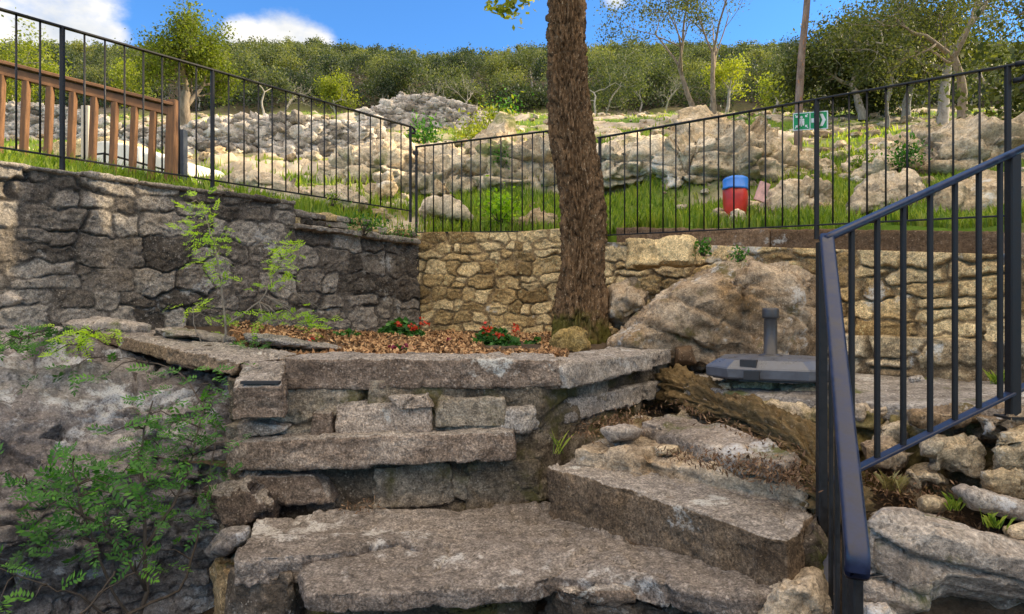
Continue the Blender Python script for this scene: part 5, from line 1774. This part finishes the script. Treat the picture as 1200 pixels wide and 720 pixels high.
hw, hh_ = .041, .022
dA = (cR - cA) / np.linalg.norm(cR - cA)
dB = (cB - cA) / np.linalg.norm(cB - cA)
sweep('handrail', [cA - dA * .012, cA + dA * .02, cR], hw, hh_, M_rail, nr_t)
side = np.cross(dB, np.array([0, 0, 1.])); side /= np.linalg.norm(side)
nup = np.cross(side, dB)
nose = [cB + dB * (.03 * math.sin(a)) - nup * (.03 * (1 - math.cos(a))) for a in np.linspace(0, math.pi * .62, 8)]
sweep('handrail', [cA - dB * .012, cA + dB * .02] + [cA + (cB - cA) * f for f in (.3, .6, .9)] + nose, hw, hh_, M_rail, nr_t, up=nup)
# far run: bottom rail, balusters and post
plA, plB = cA[:2], cR[:2]
dn = np.array([0, 0, 1.])
zrail = lambda q: cA[2] + (cR[2] - cA[2]) * np.dot(q - plA, plB - plA) / np.dot(plB - plA, plB - plA)
ba = P(1003, 551, np.interp(1003, [969, 1230], [2.05, 2.42])); bb = P(1230, 438, 2.42)
q1 = plane_pt(975, plA, plB); q2 = plane_pt(1230, plA, plB)
b1 = plane_pt(1012, plA, plB); b2 = plane_pt(1187, plA, plB)
z1 = E - (546 - 360) / F * b1[1]; z2 = E - (460 - 360) / F * b2[1]
zbot = lambda q: z1 + (z2 - z1) * np.dot(q - b1, b2 - b1) / np.dot(b2 - b1, b2 - b1)
MB().add(*bar(np.append(q1, zbot(q1)), np.append(q2, zbot(q2)), .034, .012, .2)).build('bottom_rail', M_rail, nr_t, False)
for px_ in (998, 1028, 1058.5, 1090, 1119, 1147, 1172):
    q = plane_pt(px_, plA, plB)
    MB().add(*bar(np.append(q, zbot(q)), np.append(q, zrail(q) - .008), .0165, .0165, .22, (0, 1, 0))).build('baluster', M_black, nr_t, False)
q = plane_pt(1187, plA, plB)
MB().add(*bar(np.append(q, E - .40), np.append(q, zrail(q) - .008), .038, .038, .12, (0, 1, 0))).build('post', M_black, nr_t, False)
V, Fq, _ = boxm((q[0], q[1], E - .388), (.08, .08, .008))
make('foot_plate', V, Fq, M_black, nr_t, False)
# near run: corner post, balusters down to a bottom rail under the picture edge
q = P(963, 300, 2.07)
MB().add(*bar((q[0], q[1], E - 1.15), (q[0], q[1], cA[2] - .012), .028, .028, .12, (0, 1, 0))).build('post', M_black, nr_t, False)
for f in (.22, .48, .74):
    p = cA + (cB - cA) * f
    MB().add(*bar(p - np.array([0, 0, .92]), p - np.array([0, 0, .01]), .012, .012, .22, (0, 1, 0))).build('baluster', M_black, nr_t, False)
p = cA + (cB - cA) * .975
MB().add(*bar(p - np.array([0, 0, 1.2]), p - np.array([0, 0, .01]), .018, .026, .15, (0, 1, 0))).build('post', M_black, nr_t, False)
MB().add(*bar(cA - np.array([0, 0, .92]) + dB * .02, cB - np.array([0, 0, .92]), .034, .012, .2)).build('bottom_rail', M_rail, nr_t, False)

# small pipe hook on the wall at right
pts = [P(1174, 310, 3.7), P(1176, 300, 3.68), P(1179, 298, 3.66), P(1181, 304, 3.65), P(1181, 350, 3.64)]
tag(MB().add(*tube(pts, .012, 8)).build('drain_pipe', plain_mat('grey_pipe', (.2, .22, .25), .4), None, True, tuple(pts[-1])), 'thin grey hooked pipe on the tan wall behind the railing post', 'pipe')

# ------------------------------------------------------------------ parasol base
cU = P(903, 440, 3.42)
cU[2] = E - .36
ub = thing('parasol_base', 'dark grey plastic parasol base with an upright tube standing on the landing edge', 'parasol base', tuple(cU))


def oct_ring(s, c, z):
    a, b = s / 2, s / 2 - c
    return [(a, -b, z), (a, b, z), (b, a, z), (-b, a, z), (-a, b, z), (-a, -b, z), (-b, -a, z), (b, -a, z)]


def octbody(rings, rot):
    ca, sa_ = math.cos(rot), math.sin(rot)
    V = []
    for s, c, z in rings:
        V += [(x * ca - y * sa_, x * sa_ + y * ca, zz) for x, y, zz in oct_ring(s, c, z)]
    V = np.array(V)
    m = len(rings)
    Fq = [[a * 8 + i, a * 8 + (i + 1) % 8, (a + 1) * 8 + (i + 1) % 8, (a + 1) * 8 + i] for a in range(m - 1) for i in range(8)]
    for o_, rev in (((m - 1) * 8, False), (0, True)):
        f = [[o_ + 0, o_ + 1, o_ + 2, o_ + 3], [o_ + 0, o_ + 3, o_ + 4, o_ + 7], [o_ + 4, o_ + 5, o_ + 6, o_ + 7]]
        Fq += [x[::-1] for x in f] if rev else f
    return V, np.array(Fq)


rot = R(-24)
V, Fq = octbody([(.575, .11, .012), (.59, .115, .02), (.595, .115, .060), (.585, .112, .068), (.49, .09, .098), (.48, .088, .101), (.20, .04, .110)], rot)
make('body', V + cU, Fq, M_plastic, ub, False)
V, Fq = octbody([(.54, .14, 0), (.54, .14, .014)], rot)
make('foot', V + cU, Fq, M_plasticdk, ub, False)
V, Fq, _ = lathe([(.0, .10), (.062, .10), (.060, .112), (.046, .118), (.0335, .122), (.0325, .30), (.0335, .302), (.0405, .304), (.0415, .312), (.0415, .345), (.039, .352), (.034, .355), (.030, .352), (.029, .30), (0, .30)], 40, cU)
make('tube', V, Fq, plain_mat('grey_plastic_tube', (.045, .043, .044), .42, 0, .12, 90, .12, .5), ub, True)
# recessed grip and filler notch on the facing corner
g0 = P(866, 424, 3.18)
cg = cU + np.array([-.185, -.205, .088])
V, Fq, _ = boxm(cg, (.075, .05, .034), R(-45 - 24 + 40)); make('grip_recess', V, Fq, M_plasticdk, ub, False)
V, Fq, _ = boxm(cU + np.array([-.185, -.245, .035]), (.07, .03, .042), R(-29)); make('filler_notch', V, Fq, M_plasticdk, ub, False)

# ------------------------------------------------------------------ red and blue tub, paper packet
tb = thing('tub', 'red plastic tub with a blue lid standing in the grass behind the right fence', 'tub', tuple(P(862, 256, 6.05)))
c0 = P(862, 256, 6.05)
V, Fq, _ = lathe([(0, 0), (.075, 0), (.088, .02), (.105, .12), (.112, .20), (.108, .262), (.100, .27), (0, .27)], 28, c0)
V = V + .013 * fbm(V * 8, 2, 3)[:, None] * np.array([1, 1, .3]) + .004 * fbm(V * 30, 2, 4)[:, None] * np.array([1, 1, 0])
make('body', V, Fq, M_red, tb)
V, Fq, _ = lathe([(0, .258), (.108, .258), (.118, .262), (.119, .278), (.112, .282), (.110, .345), (.104, .362), (.085, .372), (.03, .376), (0, .376)], 28, c0)
make('lid', V + .010 * fbm(V * 9, 3, 5)[:, None], Fq, M_blue, tb)
f = P(893, 225, 5.85)
V, Fq, _ = boxm((0, 0, 0), (.09, .03, .17)); a = .35
V = V @ np.array([[math.cos(a), 0, -math.sin(a)], [0, 1, 0], [math.sin(a), 0, math.cos(a)]])
tag(make('packet', V + f, Fq, M_pink, None, False, org=tuple(f - np.array([0, 0, .09]))), 'pinkish printed packet leaning on the rounded tan boulder', 'packet')

# ------------------------------------------------------------------ timber fence beyond the left wall
tf = thing('timber_fence', 'brown timber fence with square balusters behind the iron fence at far left', 'fence', tuple(P(100, 220, 5.3)))
wa = P(-90, 52, 4.95); wb = P(203, 124, 5.75)
wz = lambda f: wa + (wb - wa) * f
dw = (wb - wa) / np.linalg.norm(wb - wa)
nw = np.cross(dw, np.array([0, 0, 1.])); nw /= np.linalg.norm(nw)
MB().add(*bar(wa, wb, .10, .028, .15)).build('top_rail', M_woodrail, tf, False)
MB().add(*bar(wa - np.array([0, 0, .058]), wb - np.array([0, 0, .058]), .045, .075, .1)).build('under_rail', M_woodrail, tf, False)
for px_ in (-60, -28, 2, 31, 59, 86, 111, 135, 158, 180):
    f = np.interp(px_, [-90, 203], [0, 1])
    f = f * 4.95 / (f * 4.95 + (1 - f) * 5.75)
    p = wz(f)
    MB().add(*bar(p - np.array([.035, 0, 1.0]), p - np.array([0, 0, .095]), .048, .048, .1, (0, 1, 0))).build('baluster', M_wood, tf, False)
p = P(203, 118, 5.75)
MB().add(*bar(p - np.array([.03, 0, .95]), p, .082, .082, .08, (0, 1, 0))).build('post', M_wood, tf, False)
p = P(213, 153, 6.0)
tag(MB().add(*bar(p - np.array([0, 0, .75]), p, .075, .075, .08, (0, 1, 0))).build('metal_post', M_greypost, None, False, tuple(p - np.array([0, 0, .7]))), 'dark blue grey steel post right beside the timber end post', 'post')
p = P(102, 125, 7.2)
tag(MB().add(*bar(p - np.array([0, 0, .95]), p, .085, .085, .08, (0, 1, 0))).build('timber_post', M_palewood, None, False, tuple(p - np.array([0, 0, .9]))), 'pale unpainted post standing beyond the timber fence', 'post')
sb_ = thing('stepped_wall', 'bright white rendered low wall sloping down behind the timber fence', 'wall', tuple(P(170, 210, 8.2)))
f8 = [P(112, 163, 8.2), P(165, 172, 8.2), P(165, 232, 8.2), P(112, 232, 8.2)]
stone_block('block', f8 + [q + np.array([.2, .7, 0]) for q in f8], M_white, sb_, 91, amp=.01, voxel=.04, smooth=1, chip=0)
f8 = [P(60, 166, 8.5), P(130, 160, 8.5), P(130, 225, 8.5), P(60, 225, 8.5)]
stone_block('block', f8 + [q + np.array([.2, .6, 0]) for q in f8], M_walltan, sb_, 93, amp=.03, voxel=.04, smooth=1, chip=.03)
f8 = [P(166, 176, 8.0), P(217, 190, 8.0), P(217, 232, 8.0), P(166, 232, 8.0)]
stone_block('block', f8 + [q + np.array([.2, .7, 0]) for q in f8], M_white, sb_, 92, amp=.01, voxel=.04, smooth=1, chip=0)
hr = thing('handrail', 'low thin dark handrail in front of the white rendered wall', 'railing', tuple(P(150, 205, 7.4)))
MB().add(*tube([P(84, 184, 7.4), P(122, 180, 7.4), P(215, 205, 7.4)], .012, 8)).build('rail', M_black, hr)
for px_, y0, y1 in ((88, 184, 215), (122, 180, 218), (168, 192, 225)):
    MB().add(*tube([P(px_, y0, 7.4), P(px_, y1, 7.4)], .011, 6)).build('post', M_black, hr)

# ------------------------------------------------------------------ ferny shrubs


def pinnate(r, base, d, L, n=7, lw=.35, tint=.5, mb=None):
    """feathered leaf: pairs of pointed leaflets along a rib"""
    d = d / np.linalg.norm(d)
    up = np.array([r.normal(0, .3), r.normal(0, .3) - .5, 1.])
    s = np.cross(d, up); s /= np.linalg.norm(s)
    nn = np.cross(s, d)
    for i in range(n):
        f = (i + .6) / n
        p = base + d * L * f - np.array([0, 0, 1]) * L * .22 * f * f
        ll = L * lw * (1 - .55 * abs(f - .4)) * r.uniform(.8, 1.2)
        for sg_ in (-1, 1):
            dd = s * sg_ * .85 + d * .55 + nn * r.normal(.05, .22)
            dd /= np.linalg.norm(dd)
            ww_ = np.cross(dd, nn); ww_ /= np.linalg.norm(ww_)
            q = np.array([p, p + dd * ll * .45 + ww_ * ll * .20, p + dd * ll, p + dd * ll * .45 - ww_ * ll * .20])
            mb.add(q, [[0, 1, 2, 3]], c=(min(1, max(0, tint + r.normal(0, .15))), 0, 0))
    p = base + d * L - np.array([0, 0, 1]) * L * .22
    q = np.array([p - d * L * .05, p + s * L * .07 + d * L * .1, p + d * L * .27, p - s * L * .07 + d * L * .1])
    mb.add(q, [[0, 1, 2, 3]], c=(tint, 0, 0))


def ferny(name, label, stems, clusters, mat, stem_mat, seed, loc, Lf=(.07, .12), dens=1.4):
    r = rng(seed)
    t = thing(name, label, 'shrub', tuple(loc))
    mb = MB(); SPT = []
    for pts_, ra, rb in stems:
        pts_ = np.array([P(*q) for q in pts_])
        m = 14
        tt_ = np.linspace(0, 1, m); kk = np.linspace(0, 1, len(pts_))
        pp_ = np.stack([np.interp(tt_, kk, pts_[:, i]) for i in range(3)], 1) + r.normal(0, .003, (m, 3))
        mb.add(*tube(pp_, np.linspace(ra, rb, m), 6))
        SPT.append(pp_)
    SPT = np.concatenate(SPT)
    lb = MB()
    for (px_, py_, Y_, sx_, sy_, n, tn) in clusters:
        c0 = P(px_, py_, Y_)
        for i in range(int(n * dens)):
            o = np.array([r.normal(0, sx_ / F * Y_), r.normal(0, .09), r.normal(0, sy_ / F * Y_)])
            d = np.array([r.normal(0, 1), r.normal(-.35, .7), r.normal(.15, .45)])
            pinnate(r, c0 + o, d, r.uniform(*Lf), 6, .36, np.clip(tn + r.normal(0, .12), 0, 1), lb)
            if i % 5 == 0:
                nb = SPT[((SPT - c0 - o) ** 2).sum(1).argmin()]
                mb.add(*tube([nb, (nb + c0 + o) / 2 + np.array([0, 0, .02]), c0 + o], [.0032, .0022, .0015], 4))
    mb.build('stems', stem_mat, t)
    lb.build('foliage', mat, t, False)
    return t


ferny('shrub', 'large ferny green shrub growing in the dark hollow at lower left',
      [([(160, 740, 2.5), (172, 690, 2.5), (168, 600, 2.5), (165, 520, 2.55), (180, 470, 2.6)], .010, .003), ([(172, 690, 2.5), (120, 620, 2.35), (60, 580, 2.25), (20, 560, 2.2)], .007, .002), ([(170, 640, 2.5), (205, 590, 2.6), (225, 540, 2.7), (240, 470, 2.8)], .007, .002),
       ([(150, 720, 2.45), (215, 690, 2.6), (240, 600, 2.75), (255, 500, 2.85)], .006, .002), ([(140, 740, 2.4), (100, 700, 2.3), (60, 690, 2.2), (-20, 660, 2.1)], .005, .002), ([(165, 740, 2.5), (130, 690, 2.4), (95, 600, 2.3), (85, 545, 2.3)], .006, .002),
       ([(80, 735, 2.2), (125, 690, 2.3), (160, 670, 2.35)], .004, .003), ([(60, 745, 2.15), (110, 705, 2.25), (135, 670, 2.3)], .004, .003), ([(240, 480, 2.85), (215, 440, 3.0), (180, 425, 3.1), (120, 418, 3.2)], .004, .002)],
      [(190, 500, 2.62, 34, 22, 70, .5), (235, 455, 2.9, 20, 18, 42, .6), (215, 545, 2.7, 30, 25, 60, .4), (160, 560, 2.55, 35, 25, 60, .5), (95, 555, 2.35, 34, 14, 62, .5), (50, 570, 2.25, 28, 16, 46, .4), (80, 600, 2.3, 38, 18, 62, .35), (130, 615, 2.4, 30, 16, 40, .3),
       (190, 600, 2.6, 28, 16, 36, .45), (195, 640, 2.6, 12, 8, 12, .8), (170, 645, 2.5, 14, 8, 10, .35), (10, 650, 2.15, 16, 18, 22, .6), (100, 640, 2.3, 25, 15, 18, .2), (65, 690, 2.2, 10, 6, 4, .7), (245, 520, 2.85, 12, 20, 26, .4), (135, 443, 3.0, 10, 8, 8, .45), (170, 438, 3.05, 6, 5, 6, .5), (75, 440, 2.95, 8, 10, 7, .2)],
      M_leaffern, M_stemdark, 701, P(165, 740, 2.5), (.05, .095), .62)
ferny('shrub', 'tall spindly bright green sapling growing in front of the left wall',
      [([(262, 408, 3.75), (264, 385, 3.75), (260, 340, 3.75), (255, 300, 3.75), (246, 270, 3.75), (236, 240, 3.75)], .008, .003), ([(264, 382, 3.75), (285, 368, 3.75), (308, 350, 3.75), (322, 325, 3.75), (335, 295, 3.75)], .006, .002), ([(262, 407, 3.75), (240, 408, 3.72), (228, 385, 3.7), (226, 362, 3.7)], .004, .002)],
      [(236, 250, 3.75, 9, 11, 22, .7), (233, 270, 3.75, 7, 6, 10, .7), (246, 284, 3.75, 11, 5, 16, .7), (247, 306, 3.75, 9, 6, 14, .6), (262, 325, 3.75, 6, 3, 6, .5), (337, 298, 3.75, 9, 9, 20, .7), (328, 315, 3.75, 8, 7, 12, .7), (312, 335, 3.75, 8, 5, 6, .6), (226, 364, 3.7, 9, 5, 10, .8), (318, 370, 3.75, 14, 7, 16, .5), (362, 378, 3.9, 12, 8, 18, .5), (270, 378, 3.75, 6, 6, 6, .3)],
      M_leafbright, M_stem, 702, P(262, 408, 3.75), (.05, .085), 1.5)
ferny('shrub', 'low green fern like tuft on top of the rock face at far left', [([(20, 412, 3.2), (25, 400, 3.2), (35, 392, 3.2)], .004, .002)], [(18, 400, 3.2, 14, 6, 26, .5), (30, 406, 3.15, 10, 6, 12, .5), (58, 398, 3.3, 8, 6, 8, .3)], M_leaffern, M_stemdark, 703, P(20, 412, 3.2), (.055, .09))
ferny('shrub', 'bright green leafy tuft beside the flat whitish slab', [([(95, 405, 3.3), (98, 395, 3.3), (110, 388, 3.3)], .004, .002)], [(103, 394, 3.3, 13, 5, 26, .75), (82, 400, 3.3, 8, 5, 12, .6), (75, 412, 3.2, 6, 4, 5, .5)], M_leafbright, M_stemdark, 704, P(95, 408, 3.3), (.05, .085))
ferny('shrub', 'small green weed on the flagstone edge of the flower bed', [([(300, 408, 3.6), (302, 400, 3.6)], .003, .002)], [(300, 404, 3.6, 12, 3, 10, .4)], M_leaffern, M_stemdark, 705, P(300, 408, 3.6), (.04, .06))

# ------------------------------------------------------------------ flowers, mulch, litter


def flower_clump(label, px_, py_, Y_, wx, hz, n, blooms, seed, petal=None):
    r = rng(seed)
    c0 = P(px_, py_, Y_)
    t = thing('geranium', label, 'flower', tuple(c0))
    a = r.uniform(0, 6.28, n); rr = np.sqrt(r.random(n)); zz_ = r.random(n)
    pos = np.stack([np.cos(a) * rr * wx, np.sin(a) * rr * wx * .8, (1 - rr ** 2 * .75) * hz * (.35 + .65 * zz_)], 1) + c0
    V, Fq, c = leaves(r, pos, .052, .85, 0, np.clip(r.normal(.5, .25, n), 0, 1), 1.4)
    make('foliage', V, Fq, M_leafger, t, False, c)
    mb = MB()
    for k in range(9):
        e = pos[r.integers(0, n)]
        mb.add(*tube([c0 + np.array([r.normal(0, .02), r.normal(0, .02), -.02]), (c0 + e) / 2, e], [.004, .003, .002], 5))
    mb.build('stems', M_stemdark, t)
    for (bx_, by_) in blooms:
        p = P(bx_, by_, Y_ - wx * .5)
        V, Fq, c = leaves(r, p + r.normal(0, .017, (26, 3)), .03, .8, 0)
        make('bloom', V, Fq, petal or M_petal, t, False, c)


flower_clump('red flowering geranium in the bed nearer the dark left wall', 470, 397, 5.6, .20, .17, 420, [(466, 380), (497, 379), (484, 384)], 801)
flower_clump('red flowering geranium in the bed left of the tree trunk', 580, 413, 4.7, .19, .18, 460, [(570, 386), (582, 394), (604, 386)], 802)
flower_clump('small dark green bedding plant between the geranium and the mossy stone', 628, 413, 4.8, .10, .10, 160, [], 803)
flower_clump('small purple flowering plant in the bark chips between the geraniums', 526, 408, 4.9, .08, .05, 60, [(522, 402), (530, 405)], 804, M_petaldk)
flower_clump('low purple flowering plant at the near edge of the bark chips', 470, 414, 4.2, .07, .04, 40, [(462, 411), (476, 413)], 805, M_petaldk)
flower_clump('tiny red flowering plant on the flagstone at the left of the bed', 366, 405, 4.1, .03, .03, 14, [(365, 402)], 806)
flower_clump('low green tuft at the foot of the dark left wall', 405, 398, 5.4, .14, .08, 130, [], 807)

r = rng(810)
n = 13000
px_ = r.uniform(270, 665, n); Yq = r.uniform(3.42, 6.2, n)
x = (px_ - 600) / F * Yq
ok = (Yq < np.array([wall_depth(p) for p in px_]) - .1) & (vnoise(np.stack([x * 1.4, Yq * 1.1, 0 * x], 1), 5) > -.75)
x, Yq = x[ok], Yq[ok]
z = soil_z(x, Yq) + r.uniform(.002, .02, len(x))
V, Fq, c = leaves(r, np.stack([x, Yq, z], 1), .042, .5, 0, np.clip(r.normal(.55, .25, len(x)), 0, 1), 2.5)
tag(make('bark_mulch', V, Fq, M_mulch, None, False, c), 'orange brown bark chips spread over the flower bed', 'mulch', kind='stuff')

# dead leaves and twigs
r = rng(820)
spots = []
for (a, b, n_, sd) in [(a_, b_, int(n0_ * .6), s0_) for a_, b_, n0_, s0_ in [((690, 515, -.575), (760, 482, -.5), 420, .06), ((800, 535, -.54), (950, 572, -.585), 700, .05), ((880, 540, -.53), (955, 560, -.56), 350, .05), ((790, 475, -.47), (930, 535, -.52), 260, .04), ((1015, 560, -.62), (1090, 590, -.68), 620, .09), ((700, 500, -.55), (740, 495, -.54), 200, .05), ((1080, 600, -.72), (1190, 640, -.74), 240, .05), ((400, 598, -.82), (440, 596, -.82), 60, .02), ((1010, 690, -.9), (1060, 720, -.98), 160, .04)]]:
    pa, pb = PZ(*a), PZ(*b)
    f = r.random(n_)[:, None]
    spots.append(pa + (pb - pa) * f + r.normal(0, 1, (n_, 3)) * np.array([sd, sd, .010]) + np.array([0, 0, .012]))
pos = np.concatenate(spots)
pos = np.concatenate([pos, pos + r.normal(0, .02, pos.shape) * np.array([1, 1, .3])])
V, Fq, c = leaves(r, pos, .023, .3, 0, np.clip(r.normal(.45, .3, len(pos)), 0, 1), 3.)
tag(make('leaf_litter', V, Fq, M_litter, None, False, c), 'dead brown leaves gathered on the steps and under the railing', 'leaf litter', kind='stuff')
p = PZ(777, 553, -.648)
V, Fq, c = leaves(r, p + r.normal(0, .006, (5, 3)), .022, .8, 0, None, 2.)
tag(make('fallen_leaf', V, Fq, M_petalyel, None, False, c, org=tuple(p)), 'tiny yellow fallen leaf lying on the thick step block', 'leaf')

# wisps of grass by the rocks
for i, (lab, px_, py_, Y_, n_, mt, h_) in enumerate([('green grass tuft sprouting from the planter wall beside the step block', 650, 528, 2.85, 11, M_grass, .11), ('dry straw coloured tuft under the bottom rail of the near railing', 1045, 570, 2.3, 60, M_drygrass, .07), ('green grass tuft beside the small reddish stone', 1118, 592, 2.1, 30, M_grass, .05), ('green grass tuft under the long loose slab', 1165, 612, 1.95, 34, M_grass, .045), ('green weed at the wall foot beside the railing post', 1168, 447, 3.5, 60, M_grass, .09)]):
    b = P(px_, py_, Y_)
    a = r.uniform(0, 6.28, n_); L = h_ * r.uniform(.5, 1.3, n_)
    tip = np.stack([np.cos(a) * L * .6, np.sin(a) * L * .6, L * .8], 1)
    root = b + np.stack([r.normal(0, .012, n_), r.normal(0, .010, n_), -.015 * np.ones(n_)], 1)
    s_ = np.stack([-np.sin(a), np.cos(a), 0 * a], 1) * .0014
    V = np.stack([root - s_, root + s_, root + tip * .6 + np.array([0, 0, .012]) + s_, root + tip + s_ * .1], 1).reshape(-1, 3)
    c = np.zeros((4 * n_, 3)); c[:, 0] = np.repeat(r.random(n_), 4)
    tag(make('grass_tuft', V, np.arange(4 * n_).reshape(-1, 4), mt, None, False, c, org=tuple(b)), lab, 'grass')
